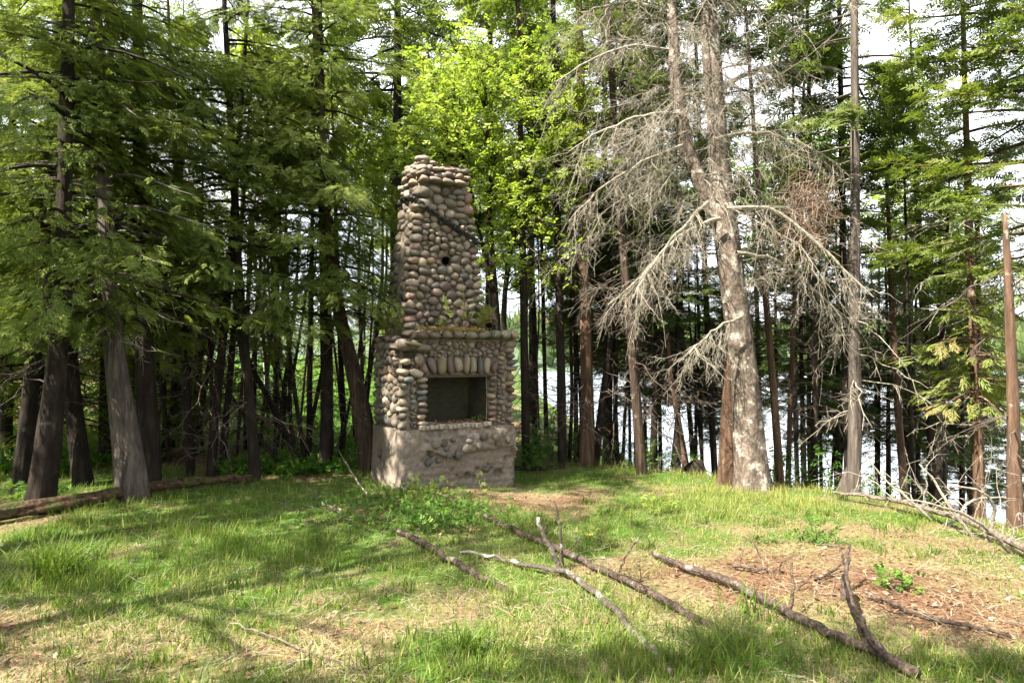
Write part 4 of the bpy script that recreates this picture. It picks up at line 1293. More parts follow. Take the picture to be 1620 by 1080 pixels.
# hearth: a row of pale bricks on edge along the broken lip
HB = [box_mesh('hearth_brick', .066, .13, .062, M_BRICK, .008), box_mesh('hearth_brick', .058, .12, .055, M_BRICK, .010)]
for k in range(16):
    u = .31 + k * .069
    o = bpy.data.objects.new('hearth_brick', HB[k % 2]); COL.objects.link(o); o.parent = plinth
    o.location = (u, -.005 + random.uniform(-.012, .012), ZC + .022 + random.uniform(-.006, .006)); o.rotation_euler = (random.uniform(-.05, .05), random.uniform(-.06, .06), random.uniform(-.06, .06))

# steel bar that carries the soldier stones
acc = Acc()
def bar(acc, a, b, sy, sz):
    a, b = np.array(a), np.array(b)
    V = np.array([(p[0], p[1] + dy, p[2] + dz) for p in (a, b) for dy in (-sy, sy) for dz in (-sz, sz)])
    acc.add(V, [(0, 1, 3), (0, 3, 2), (4, 7, 5), (4, 6, 7), (0, 4, 5), (0, 5, 1), (2, 3, 7), (2, 7, 6), (1, 5, 7), (1, 7, 3), (0, 2, 6), (0, 6, 4)])
bar(acc, (OX0 - .12, .05, OZ1 + .012), (OX1 + .10, .05, OZ1 + .006), .075, .012)
acc.build('lintel_bar', M_STEEL, fp)
# soldier stones over the opening
sold = [(.34, .058, .10, -.5, (.23, .14, .125)), (.47, .075, .125, -.35, (.24, .19, .165)), (.62, .062, .145, 0, (.22, .18, .10)), (.745, .055, .145, -.06, (.23, .15, .14)), (.87, .064, .135, 0, (.30, .255, .19)), (.995, .055, .14, .04, (.29, .225, .15)),
        (1.115, .056, .125, .03, (.22, .19, .14)), (1.225, .05, .13, .05, (.08, .08, .075)), (1.34, .06, .125, .15, (.30, .245, .175)), (1.455, .055, .10, .42, (.24, .155, .145))]
for u, a, b, rt, c in sold:
    stone('lintel_stone', block, (u, .035, OZ1 + .025 + b), a, .085, b, rt, blocky=abs(rt) < .1, col=c)
# jamb and corner stones
for k in range(8):
    z = OZ0 + .05 + k * .085
    stone('jamb_stone', block, (.335 + random.uniform(-.02, .015), .03, z), .085 * random.uniform(.8, 1.1), .085, .043, random.uniform(-.12, .12))
    stone('jamb_stone', block, (1.42 + random.uniform(-.01, .02), .03, z), .078 * random.uniform(.8, 1.1), .085, .043, random.uniform(-.12, .12))
z = ZC + .07
while z < ZM - .03:
    h = random.uniform(.045, .068)
    if not (1.62 < z < 1.95):
        stone('corner_stone', block, (.055, .055, z), random.uniform(.07, .095), random.uniform(.08, .10), h, random.uniform(-.25, .25), random.uniform(-.3, .3), blocky=random.random() < .35)
    stone('corner_stone', block, (W - .06 + random.uniform(-.03, .015), .06, z), random.uniform(.07, .115), .10, h * random.uniform(.85, 1.1), random.uniform(-.25, .25), random.uniform(-.3, .3))
    z += h * 1.9
def in_front(u, z):
    m = (u > .16) & (u < W - .155) & (z > ZC + .02) & (z < ZM - .01)
    m &= ~((u > .25) & (u < 1.50) & (z < OZ1 + .03))
    m &= ~((u > .29) & (u < 1.51) & (z < OZ1 + .27))
    m &= ~((u < .33) & (((u - .17) / .17) ** 2 + ((z - 1.84) / .07) ** 2 < 1))
    return m
for u, z, a, b, an in pack(in_front, .1, W - .1, ZC, ZM, 104, 3, 1.15):
    stone('stone', block, (u, .058, z), a * 1.02, min(.085, .5 * (a + b) * 1.0 + .02), b * 1.02, -an, tilt=random.uniform(-.15, .15))
for u, z, a, b, an in pack(lambda v, z: (v > .16) & (v < DP) & (z > ZC + .02) & (z < ZM - .03), .1, DP, ZC, ZM, 80, 4, 1.0):
    stone('side_stone', block, (.045, u, z), a * 1.02, .075, b * 1.02, -an, math.pi / 2, tilt=random.uniform(-.15, .15))
for u, z, a, b, an in pack(lambda v, z: (v > .16) & (v < DP) & (z > ZC + .02) & (z < ZM - .03), .1, DP, ZC, ZM, 26, 5, 1.2):
    stone('side_stone', block, (W - .045, u, z), a * 1.02, .075, b * 1.02, -an, math.pi / 2)
# rough broken stones at the ruined upper left corner
for p, s, c in [((.20, .0, 1.98), (.17, .09, .035), (.30, .235, .15)), ((.33, -.01, 1.93), (.12, .09, .06), (.28, .24, .18)), ((.10, .05, 1.74), (.08, .08, .05), (.30, .235, .17)), ((.27, -.02, 1.76), (.06, .08, .10), (.30, .23, .16)),
                ((.06, .02, 1.60), (.11, .08, .05), (.34, .28, .19)), ((.22, -.03, 1.585), (.13, .08, .055), (.33, .28, .20)), ((.12, -.01, 1.50), (.09, .08, .05), (.15, .16, .155)), ((.0, .12, 1.94), (.09, .12, .04), (.28, .22, .15))]:
    stone('broken_stone', block, p, *s, random.uniform(-.3, .3), col=c)

# mantel slabs
mant = [(.30, .10), (.49, .095), (.68, .085), (.855, .105), (1.06, .10), (1.25, .10), (1.43, .095), (1.61, .085), (1.755, .07)]
for k, (u, a) in enumerate(mant):
    c = [(.20, .15, .11), (.17, .14, .11), (.23, .17, .14), (.16, .135, .10), (.18, .16, .12), (.13, .12, .085), (.12, .115, .08), (.26, .235, .165), (.25, .19, .13)][k]
    stone('mantel_stone', fp, (u, .03, ZM + .085 + random.uniform(-.01, .01)), a, .16, .072, random.uniform(-.05, .05), random.uniform(-.08, .08), blocky=True, col=c)
for v in (.18, .38, .58, .78, .98):
    stone('mantel_stone', fp, (W - .09, v, ZM + .06), .1, .1, .06, 0, 0, blocky=True)
    if v > .3:
        stone('mantel_stone', fp, (.09, v, ZM + .03), .10, .1, .05, random.uniform(-.2, .2), 0, blocky=True)

# ---- the tapering stack
SZ0, SZ1 = ZM + .06, 4.60
def sk(z):
    """left, right, front, back of the stack at height z"""
    t = np.clip((np.asarray(z, float) - SZ0) / (SZ1 - SZ0), 0, 1)
    return .137 + .278 * t ** 1.1, 1.394 - .221 * t ** .9, .14 + .16 * t, 1.02 - .10 * t
HOLE = (.79, 3.19)
def stack_front(u, z):
    l, r, f, b = sk(z)
    x = l + .04 + (r - l - .08) * u
    y = f + .055 + .03 * (fbm(x * 8, z * 8, 71) - .5)
    return np.stack([x, y, z], -1)
acc = Acc()
def hole_skip(u, z):
    l, r, f, b = sk(z)
    x = l + .04 + (r - l - .08) * u
    return np.hypot(x - HOLE[0], z - HOLE[1]) < .066
acc.add(*slab_grid(stack_front, 0, 1, SZ0 - .05, SZ1, .022, hole_skip))
P, t = slab_grid(lambda v, z: np.stack([sk(z)[0] + .05 + .03 * (fbm(v * 8, z * 8, 72) - .5), sk(z)[2] + .05 + (sk(z)[3] - sk(z)[2] - .08) * v, z], -1), 0, 1, SZ0 - .05, SZ1, .04); acc.add(P, t[:, ::-1])
acc.add(*slab_grid(lambda v, z: np.stack([sk(z)[1] - .05 + .03 * (fbm(v * 8, z * 8, 73) - .5), sk(z)[2] + .05 + (sk(z)[3] - sk(z)[2] - .08) * v, z], -1), 0, 1, SZ0 - .05, SZ1, .04))
P, t = slab_grid(lambda u, z: np.stack([sk(z)[0] + .04 + (sk(z)[1] - sk(z)[0] - .08) * u, sk(z)[3] - .03 + 0 * u, z], -1), 0, 1, SZ0 - .05, SZ1, .06); acc.add(P, t[:, ::-1])
l, r, f, b = sk(SZ1)
acc.add(*slab_grid(lambda u, v: np.stack([u, v, SZ1 + 0 * u], -1), float(l) + .04, float(r) - .04, float(f) + .05, float(b) - .03, .1))
stack = acc.build('chimney_stack', M_MORTAR, fp, smooth_shade=True)
# stovepipe thimble: a ring and a black pipe running back
acc = Acc()
yy = float(sk(HOLE[1])[2])
ring = np.array([[HOLE[0], yy + .03, HOLE[1]], [HOLE[0], yy + .30, HOLE[1]]])
tubes(acc, ring, np.array([.066, .066]), 20)
th_ = np.linspace(0, 2 * np.pi, 25)
acc.build('flue_pipe', M_BLACK, stack)
acc = Acc()
loop = np.stack([HOLE[0] + .068 * np.cos(th_), np.full(25, yy + .045), HOLE[1] + .068 * np.sin(th_)], -1)
tubes(acc, loop, np.full(25, .008), 6)
acc.build('flue_collar', M_STEEL, stack)

def in_sf(x, z):
    l, r, f, b = sk(z)
    return (x > l + .12) & (x < r - .11) & (z > SZ0 + .0) & (z < 4.27) & (np.hypot(x - HOLE[0], z - HOLE[1]) > .085)
for u, z, a, b, an in pack(in_sf, 0, 1.5, SZ0, 4.3, 138, 6, 1.2):
    stone('stone', stack, (u, float(sk(z)[2]) + .048, z), a * 1.05, min(.09, .5 * (a + b) + .02), b * 1.03, -an, tilt=random.uniform(-.15, .15))
def in_sl(y, z):
    l, r, f, b = sk(z)
    strip = (y > f + .34) & (y < f + .56) & (z < 3.65)
    return (y > f + .13) & (y < b) & (z > SZ0) & (z < 4.27) & ~strip
for u, z, a, b, an in pack(in_sl, .1, 1.1, SZ0, 4.3, 66, 7, 1.1):
    stone('side_stone', stack, (float(sk(z)[0]) + .035, u, z), a * 1.03, .075, b * 1.03, -an, math.pi / 2)
def in_sr(y, z):
    l, r, f, b = sk(z)
    return (y > f + .13) & (y < b) & (z > SZ0) & (z < 4.27)
for u, z, a, b, an in pack(in_sr, .1, 1.1, SZ0, 4.3, 34, 8, 1.2):
    stone('side_stone', stack, (float(sk(z)[1]) - .035, u, z), a * 1.03, .075, b * 1.03, -an, math.pi / 2)
z = SZ0 + .05
while z < 3.88:
    h = random.uniform(.045, .068)
    l, r, f, b = (float(q_) for q_ in sk(z))
    stone('corner_stone', stack, (l + .055, f + .055, z), random.uniform(.07, .098), .09, h, random.uniform(-.2, .2), random.uniform(-.2, .2), blocky=random.random() < .35)
    stone('corner_stone', stack, (r - .05, f + .06, z), random.uniform(.075, .11), .10, h * .95, random.uniform(-.15, .15), random.uniform(-.2, .2))
    z += h * 1.85
for z, h in ((3.97, .085), (4.15, .09)):
    l, r, f, b = (float(q_) for q_ in sk(z))
    stone('corner_stone', stack, (l + .07, f + .07, z), .13, .15, h, 0, .05, blocky=True, col=(.28, .235, .18))
    stone('corner_stone', stack, (r - .05, f + .06, z), .06 if z > 4 else .1, .1, h, 0, 0, blocky=True, col=(.27, .16, .12))
# mortar strip up the left side
acc = Acc()
acc.add(*slab_grid(lambda v, z: np.stack([sk(z)[0] + .012 + .025 * (fbm(v * 14, z * 9, 75) - .5) + .05 * np.abs(v - .46) ** 2 * 20, sk(z)[2] + v, z], -1), .34, .58, SZ0, 3.7, .03))
acc.build('mortar_strip', M_CONC, stack, smooth_shade=True)

# corbelled cap and the loose stones on top
z = 4.33
l, r, f, b = (float(q_) for q_ in sk(z))
x = l - .01
while x < r - .10:
    a = random.uniform(.07, .11)
    stone('cap_stone', stack, (x + a, f - .01, z), a * 1.05, .13, .055, random.uniform(-.06, .06), random.uniform(-.1, .1), blocky=True, col=random.choice(ALB[:6]))
    x += 2 * a
y = f + .15
while y < b:
    a = random.uniform(.08, .12)
    stone('cap_stone', stack, (l + .05, y + a, z), .12, a, .055, 0, random.uniform(-.1, .1), blocky=True)
    stone('cap_stone', stack, (r - .07, y + a, z), .11, a, .055, 0, random.uniform(-.1, .1), blocky=True)
    y += 2 * a
R = random.Random(3)
for row, (z, ins) in enumerate(((4.43, .0), (4.52, .02), (4.59, .05))):
    n = (10, 8, 6)[row]
    for k in range(n):
        x = l + ins + (r - l - 2 * ins) * (k + .5) / n
        if row == 2 and (k in (2, 3)):
            continue
        stone('cap_stone', stack, (x, f + .05 + ins + R.uniform(-.03, .04), z + R.uniform(-.02, .02) - (.05 if row == 2 and k > 3 else 0)), R.uniform(.055, .09), .11, R.uniform(.04, .055), R.uniform(-.25, .25), blocky=R.random() < .6)
        stone('cap_stone', stack, (x, b - .1 + R.uniform(-.03, .04), z + R.uniform(-.02, .02)), R.uniform(.05, .08), .1, R.uniform(.04, .06), R.uniform(-.5, .5))
    for k in range(4):
        y = f + .18 + k * .13
        stone('cap_stone', stack, (l + .03 + ins, y, z + R.uniform(-.02, .03)), .1, .07, .052, R.uniform(-.4, .4))
        stone('cap_stone', stack, (r - .05 - ins, y, z + R.uniform(-.04, .01)), .1, .07, .052, R.uniform(-.4, .4))
stone('cap_stone', stack, (l + .10, f + .12, 4.66), .10, .1, .05, .1, blocky=True)

# black tar flashing where a roof once met the stack
def to_local(px, py, plane):
    """pixel -> local point on the stack's front (plane 0) or left side (plane 1)"""
    lo, hi = 8.0, 12.5
    for _ in range(40):
        mid = .5 * (lo + hi)
        q_ = at(px, py, mid) - FO
        x = q_[0] * math.cos(TH) + q_[1] * math.sin(TH); y = -q_[0] * math.sin(TH) + q_[1] * math.cos(TH)
        l, r, f, b = sk(q_[2])
        s = (y - f) if plane == 0 else (x - l)
        if s > 0: hi = mid
        else: lo = mid
    return np.array([x, y, q_[2]])
acc = Acc()
fr = [to_local(x, y, 0) for x, y in ((656, 314), (664, 325), (684, 338), (705, 352), (726, 366), (747, 379), (757, 390))]
sd_ = [to_local(x, y, 1) for x, y in ((631, 330), (640, 318), (649, 314))]
for k, (pts, offv, n) in enumerate(((fr, np.array([0, -.05, 0]), 40), (sd_, np.array([-.05, 0, 0]), 18))):
    pts = np.array(pts) + offv
    if k == 1:
        pts = np.vstack([pts, fr[0] + np.array([-.02, -.05, 0])])
    s = np.concatenate([[0], np.cumsum(np.linalg.norm(np.diff(pts, axis=0), axis=1))])
    c = np.stack([np.interp(np.linspace(0, s[-1], n), s, pts[:, a]) for a in range(3)], -1)
    Rn = np.random.default_rng(k)
    for lay in range(3):
        o_ = c + (0, 0, .02 * (lay - 1)) + Rn.normal(0, .012, c.shape) + offv * (.25 * (lay - 1))
        w_ = .015 + .012 * noise2(np.linspace(0, 9, n), np.full(n, lay * 3.0), 5 + k)
        tubes(acc, o_[None], w_[None], 5)
acc.build('roof_flashing', M_TAR, stack)

# orange moss along the mantel and in the firebox
def moss(name, pts, label, size=.022, n=500, spread=(.1, .05, .012), tone=(.3, 1), mat=None):
    acc = Acc()
    R = np.random.default_rng(len(label))
    pts = np.array(pts)
    p = pts[R.integers(0, len(pts), n)] + R.normal(0, 1, (n, 3)) * spread
    d = norm(R.normal(0, 1, (n, 3)) * (1, 1, .5) + (0, 0, .5))
    sprays(acc, LEAF[0], p, d, R.normal(0, .6, (n, 3)) + (0, 0, 1), size * R.uniform(.6, 1.6, n), R.uniform(*tone, n), 1.5)
    o = acc.build(name, mat or M_MOSS, fp)
    o['kind'] = 'stuff'
    return o
moss('moss', [(u, -.06, ZM + .155) for u in np.linspace(.3, 1.2, 14)] + [(.68, -.08, ZM + .13), (1.0, -.08, ZM + .14)], 'moss on mantel', n=900, spread=(.06, .05, .010))
moss('leaf_debris', [(u, .12, z0 + .035) for u in np.linspace(.5, 1.3, 12)], 'debris in the firebox', n=500, spread=(.06, .1, .012), mat=M_LITTER, size=.035)
stone('loose_stone', firebox, (.47, .02, z0 + .065), .10, .06, .04, .05, col=(.19, .13, .11))
stone('loose_stone', firebox, (.55, -.01, z0 + .04), .05, .04, .022, .1, col=(.2, .17, .15))


# ---- plants that took root on the fireplace
def wl(p):
    p = np.array(p, float)
    return FO + np.array([p[0] * math.cos(TH) - p[1] * math.sin(TH), p[0] * math.sin(TH) + p[1] * math.cos(TH), p[2]])
def sprig(name, label, cat, base, n, h, spread, tmpl, mat, size, tone, seed, parent_stem=M_TWIG_DARK, group=None):
    R = np.random.default_rng(seed)
    base = np.array(base, float)
    root = thing(name, label, cat, base, group=group)
    ac, st = Acc(), Acc()
    ns = max(3, n // 10)
    d = norm(np.stack([R.normal(0, spread, ns), R.normal(0, spread, ns), np.ones(ns)], -1)) * (h * R.uniform(.6, 1.1, ns))[:, None]
    t = np.linspace(0, 1, 5)[None, :, None]
    Q = base + d[:, None] * t + np.array([0, 0, -.12 * h]) * t ** 2
    tubes(st, Q, np.full((ns, 1), .006) * np.linspace(1, .4, 5), 4)
    k = R.integers(0, ns, n); tt = R.uniform(.25, 1, n)
    p = base + d[k] * tt[:, None] + R.normal(0, .02, (n, 3))
    dd = norm(d[k] * .8 + R.normal(0, .35 * h, (n, 3)) * (1, 1, .5))
    sprays(ac, tmpl, p, dd, np.tile((0, 0, 1.0), (n, 1)) + R.normal(0, .2, (n, 3)), size * R.uniform(.6, 1.2, n), R.uniform(*tone, n), .6)
    st.build('stem', parent_stem, root, base)
    ac.build('foliage', mat, root, base)
    return root
sprig('cedar_seedling', 'bushy yellow green cedar seedling on the right half of the mantel', 'seedling', wl((1.22, .06, ZM + .14)), 60, .34, .75, CEDAR[0], M_OLIVE, .19, (.5, 1), 1)
sprig('cedar_seedling', 'small cedar seedling in the middle of the mantel ledge', 'seedling', wl((.62, .05, ZM + .14)), 22, .22, .6, CEDAR[1], M_OLIVE, .14, (.4, .9), 2)
sprig('leafy_seedling', 'thin leafy seedling before the chimney below the stovepipe hole', 'seedling', wl((.93, .02, ZM + .14)), 18, .66, .25, LEAF[0], M_MAPLE, .09, (.4, 1), 3)
sprig('fern', 'pale green fern hanging off the left shoulder of the chimney', 'fern', wl((.02, .55, ZM + .10)), 34, .28, .9, CEDAR[2], M_OLIVE, .18, (.6, 1), 4)
sprig('fern', 'small fern tuft low on the left end of the mantel', 'fern', wl((.10, .32, ZM + .10)), 22, .18, .9, CEDAR[2], M_OLIVE, .14, (.6, 1), 5)
sprig('weed', 'tiny green weed at the right side of the firebox floor', 'weed', wl((1.24, .12, z0 + .03)), 14, .16, .5, LEAF[1], M_SHRUB, .06, (.4, 1), 6)

# ------------------------------------------------------------------ fallen wood
def fallen(name, label, cat, pts, mat, seed=0, sides=9, forks=(), twigs=None, group=None, rough=.14, lift=.0, fork_mat=None):
    """pts: (px, py, width px, height above the ground) along the ground"""
    R = np.random.default_rng(seed)
    P = [gpt(x, y, w * .74, lift + h + .35 * w / F * 6) for x, y, w, h in pts]
    c = path_curve(P, max(14, 4 * len(pts)))
    c[1:-1, :3] += R.normal(0, .008, (len(c) - 2, 3))
    base = np.array(c[0, :3])
    root = thing(name, label, cat, base, group=group)
    acc = Acc()
    trunk_tube(acc, c, sides, 0, seed, rough)
    acc.build('stem', mat, root, base, True)
    for f in forks:
        d0 = on_ground(f[0][0], f[0][1])[1]
        Q = [[*at(x, y, d0 + dd), w / F * d0 / 2] for x, y, w, dd in f]
        cc = path_curve(Q, 12)
        cc[1:, :3] += R.normal(0, .006, (11, 3))
        acc = Acc(); trunk_tube(acc, cc, 7, 0, seed + 3, rough); acc.build('side_branch', fork_mat or mat, root, base, True)
    if twigs:
        n, ln, up = twigs
        acc = Acc()
        idx = R.integers(1, len(c) - 1, n)
        dirs = R.normal(0, .7, (n, 3)) + (0, 0, up)
        dead_limbs(acc, c[idx, :3], dirs, R.uniform(ln * .4, ln, n), seed, droop=.1, twigs=6, sub=2, r0=.007, curl=.25)
        acc.build('twigs', fork_mat or mat, root, base)
    return root


fallen('fallen_log', 'long rotting mossy log bordering the left side of the clearing', 'log', [(-90, 846, 30, 0), (0, 828, 28, 0), (60, 819, 28, .01), (120, 808, 27, .01), (240, 784, 22, .01), (330, 771, 16, .01), (400, 764, 12, .01)], M_ROT, 1, 22, rough=.42, lift=.06, twigs=(5, .4, .5), fork_mat=M_TWIG_DARK)
fallen('fallen_branch', 'barkless tan branch lying from the shrub to the middle of the grass', 'branch', [(628, 846, 9, .03), (660, 862, 13, .03), (700, 886, 14, .02), (750, 913, 13, .01), (812, 943, 11, -.01)], M_STICK, 2)
fallen('fallen_branch', 'longest straight fallen branch running right from beside the shrub', 'branch', [(764, 824, 9, .05), (810, 845, 11, .04), (870, 872, 13, .03), (960, 912, 15, .02), (1060, 964, 16, .02), (1134, 1000, 15, .0)], M_STICK, 3,
       forks=[[(978, 905, 4, 0), (990, 880, 3, .05), (1010, 850, 2, .1)]], twigs=(4, .4, .6))
fallen('fallen_branch', 'crooked branch speckled with pale lichen and an upright fork', 'branch', [(728, 882, 6, .04), (770, 886, 8, .04), (830, 905, 9, .04), (888, 914, 12, .06), (930, 940, 13, .04), (970, 975, 14, .03), (1010, 1020, 15, .02), (1062, 1072, 16, .0)], M_LICHEN, 4,
       forks=[[(892, 912, 10, 0), (880, 885, 9, .02), (862, 850, 7, .04), (850, 818, 6, .06)], [(886, 900, 6, 0), (890, 860, 5, -.05), (884, 825, 4, -.05), (877, 792, 3, -.05)], [(862, 850, 4, .04), (866, 838, 3, .04), (864, 826, 2, .04)]])
fallen('fallen_branch', 'thick dark weathered branch reaching the bottom edge at the right', 'branch', [(1032, 884, 9, .04), (1060, 900, 12, .05), (1110, 917, 14, .05), (1160, 936, 15, .05), (1210, 962, 17, .04), (1260, 992, 19, .03), (1320, 1020, 21, .03), (1390, 1050, 23, .03), (1450, 1084, 24, .02)], M_STICK, 5,
       forks=[[(1236, 974, 8, 0), (1252, 956, 7, .0), (1254, 930, 5, .05), (1252, 890, 3, .1)], [(1254, 938, 4, .03), (1275, 920, 3, .05), (1290, 905, 2, .1)]])
fallen('fallen_branch', 'forked dead branch standing half upright at the right', 'branch', [(1420, 1066, 12, .03), (1375, 1030, 13, .06), (1350, 990, 12, .12), (1336, 950, 11, .16)], M_STICK, 6,
       forks=[[(1336, 952, 10, 0), (1330, 940, 9, .1), (1338, 900, 8, .2), (1344, 860, 5, .35)], [(1340, 905, 5, .2), (1332, 880, 4, .2), (1328, 858, 3, .25)], [(1338, 890, 4, .2), (1356, 878, 3, .2), (1372, 890, 2, .2)], [(1372, 1022, 9, 0), (1352, 975, 7, .05), (1338, 935, 5, .1), (1334, 910, 3, .1)], [(1416, 1062, 8, 0), (1385, 1035, 7, .0), (1362, 985, 6, .1), (1350, 955, 4, .1)]])
fallen('fallen_branch', 'thin split branch lying right of the half upright dead branch', 'branch', [(1366, 948, 6, .05), (1400, 960, 8, .04), (1445, 978, 9, .03), (1500, 994, 9, .03), (1600, 1014, 8, .02)], M_STICK, 7, twigs=(5, .4, .3))
fallen('fallen_stick', 'short grey stick tilted in the grass left of the shrub', 'branch', [(510, 803, 4, .06), (535, 818, 5, .05), (565, 837, 5, .0)], M_LICHEN, 8)
fallen('fallen_stick', 'long thin pale stick leaning up beside the fireplace corner', 'branch', [(592, 797, 3, .0), (560, 770, 4, .12), (536, 742, 3, .30)], M_TWIG, 9)
fallen('fallen_stick', 'grey stick lying along the foot of the fireplace', 'branch', [(612, 766, 4, .05), (640, 775, 5, .04), (690, 784, 5, .04), (735, 802, 4, .03)], M_LICHEN, 10)
fallen('fallen_stick', 'long dry pale stalk in the straw at the lower left', 'branch', [(365, 997, 4, .04), (430, 1018, 4, .04), (500, 1042, 4, .03), (570, 1070, 3, .03)], M_WEATHERED, 11)
fallen('fallen_stick', 'small dark stick on the bare needle patch at the right', 'branch', [(1290, 926, 6, .03), (1310, 918, 6, .04), (1330, 906, 4, .06)], M_STICK, 12)
fallen('fallen_stick', 'thin crossing twig on the bare ground above the thick dark branch', 'branch', [(1160, 902, 5, .03), (1200, 908, 5, .03), (1240, 910, 4, .02)], M_STICK, 13, twigs=(4, .35, .5))
fallen('fallen_tree', 'brushy pale fallen tree lying down the right edge of the clearing', 'fallen tree', [(1320, 792, 6, .10), (1400, 806, 9, .12), (1460, 822, 11, .12), (1520, 842, 13, .12), (1580, 868, 15, .10), (1640, 898, 16, .08)], M_WEATHERED, 14,
       forks=[[(1480, 826, 6, 0), (1440, 790, 5, .1), (1400, 760, 3, .2), (1370, 720, 2, .3)], [(1540, 850, 6, 0), (1500, 800, 5, .0), (1480, 760, 4, .1), (1455, 735, 2, .1)], [(1560, 858, 6, 0), (1580, 800, 5, -.1), (1550, 770, 4, -.2), (1500, 770, 2, -.2)],
              [(1600, 876, 7, 0), (1560, 830, 6, -.1), (1500, 800, 4, -.2), (1430, 790, 2, -.2)], [(1500, 834, 5, 0), (1530, 790, 4, .0), (1600, 785, 3, .1), (1640, 790, 2, .1)]], twigs=(24, .9, .45), fork_mat=M_TWIG)
# pale trunk lying by the water behind the spruces
def far_log(label, pts, mat, seed):
    P = [[*at(x, y, d), w / F * d / 2] for x, y, d, w in pts]
    c = path_curve(P, 14)
    root = thing('fallen_log', label, 'log', c[0, :3])
    acc = Acc(); trunk_tube(acc, c, 9, 0, seed, .2); acc.build('stem', mat, root, c[0, :3], True)
far_log('pale driftwood trunk lying behind the trees right of the fireplace', [(880, 700, 14.2, 9), (930, 712, 13.6, 10), (985, 722, 13.2, 9)], M_TWIG, 21)
far_log('dark rail like log lying beside the right foot of the fireplace', [(815, 742, 11.3, 11), (850, 744, 11.2, 10), (895, 738, 11.2, 8)], M_BARK_DARK, 22)

def stump(label, px, py, depth, w, h, lean, seed):
    p = at(px, py, depth); gz = float(H(p[0], p[1]))
    base = np.array([p[0], p[1], gz])
    root = thing('tree_stump', label, 'stump', base)
    r = w / F * depth / 2
    c = path_curve([[*(base - (0, 0, .2)), r * 1.1], [*base, r], [base[0] + lean * h * .5, base[1], gz + h * .5, r * .8], [base[0] + lean * h, base[1], gz + h, r * .25]], 14)
    acc = Acc(); trunk_tube(acc, c, 14, .3, seed, .3); acc.build('trunk', M_BARK_DARK if seed < 3 else M_BARK_GREY, root, base, True)
stump('low black rotten stump among the trees left of the great spruce', 1096, 752, 11.4, 40, .32, .3, 1)
stump('leaning split grey stump left of the tall grey spruce', 1338, 788, 9.8, 30, .62, .22, 4)

# ------------------------------------------------------------------ low plants
def shrub(label, px, py, n, rx, ry, h, size, seed, mat=None, tone=(.1, 1), name='shrub', tmpl=None):
    R = np.random.default_rng(seed)
    base = on_ground(px, py)
    root = thing(name, label, 'shrub' if name == 'shrub' else 'plant', base)
    ac, st = Acc(), Acc()
    ns = max(5, n // 14)
    x, y = base[0] + R.normal(0, rx, ns), base[1] + R.normal(0, ry, ns)
    B = np.stack([x, y, H(x, y)], -1)
    d = np.stack([R.normal(0, .35, ns), R.normal(0, .35, ns), np.ones(ns)], -1) * (h * R.uniform(.5, 1.15, ns))[:, None]
    t = np.linspace(0, 1, 4)[None, :, None]
    tubes(st, B[:, None] + d[:, None] * t, np.full((ns, 1), .004) * np.linspace(1, .4, 4), 3)
    k = R.integers(0, ns, n); tt = R.uniform(.2, 1.05, n)
    p = B[k] + d[k] * tt[:, None] + R.normal(0, .05, (n, 3))
    dd = norm(R.normal(0, 1, (n, 3)) * (1, 1, .5) + (0, 0, .35))
    sprays(ac, tmpl or LEAF[seed % 3], p, dd, np.tile((0, 0, 1.0), (n, 1)) + R.normal(0, .4, (n, 3)), size * R.uniform(.6, 1.2, n), R.uniform(*tone, n), .8)
    st.build('stems', M_TWIG_DARK, root, base); ac.build('foliage', mat or M_SHRUB, root, base)

shrub('low spreading green shrub in front of the fireplace', 685, 832, 1700, .46, .30, .30, .052, 1)
shrub('darker green patch of low shrub against the left plinth corner', 605, 800, 800, .36, .28, .20, .05, 2, tone=(0, .5))
shrub('bright tip of leafy shrub before the middle of the plinth', 676, 808, 260, .20, .12, .36, .055, 3, tone=(.5, 1), mat=M_MAPLE)
shrub('small leafy sprout on the sunlit crest near the great spruce', 1050, 812, 50, .08, .06, .2, .08, 5, tone=(.6, 1), mat=M_MAPLE, name='sprout')
shrub('little twiggy plant in the sunlit straw at the right', 1268, 862, 90, .12, .10, .22, .07, 6, tone=(0, .6), name='sprout')
shrub('fresh green herb by the bare needle patch', 1420, 930, 60, .10, .06, .12, .08, 7, name='sprout')
shrub('bright green herb left of the leaning pale stick', 500, 830, 40, .10, .06, .10, .08, 8, name='sprout')
shrub('pale fern like sprouts at the near end of the log', 60, 800, 160, .28, .14, .22, .13, 9, tmpl=CEDAR[1], name='sprout')
shrub('dense dark herbs in the shade behind the far log end', 500, 744, 500, .7, .5, .22, .12, 10, tone=(0, .7), name='sprout')
shrub('low green bush between the fireplace and the first slim trunk', 838, 742, 260, .16, .2, .5, .09, 11, tone=(0, .6))
for k, (px, py, d, lb) in enumerate([(862, 748, 12.2, 'low leafy bush first right of the dark rail like log'), (905, 742, 13.0, 'green bush at the foot of the bank right of the fireplace'), (985, 750, 12.4, 'leafy bush between the reddish trunk and the brown spruce'), (1060, 752, 12.2, 'green bush beside the low black stump'), (1262, 785, 10.8, 'low bush behind the crest just right of the dead spruce'), (1400, 800, 10.6, 'low bush on the bank right of the tall grey spruce')]):
    p0 = at(px, py, d)
    p0[2] = float(H(p0[0], p0[1]))
    _og = on_ground
    on_ground = lambda a, b, p0=p0: p0
    shrub(lb, px, py, 420, .34, .3, .75, .085, 30 + k, tone=(0, .7))
    on_ground = _og
shrub('upright green pine seedling in the middle of the grass', 948, 872, 50, .03, .03, .30, .12, 12, tmpl=FIR[0], mat=M_OLIVE, name='seedling', tone=(.3, .7))

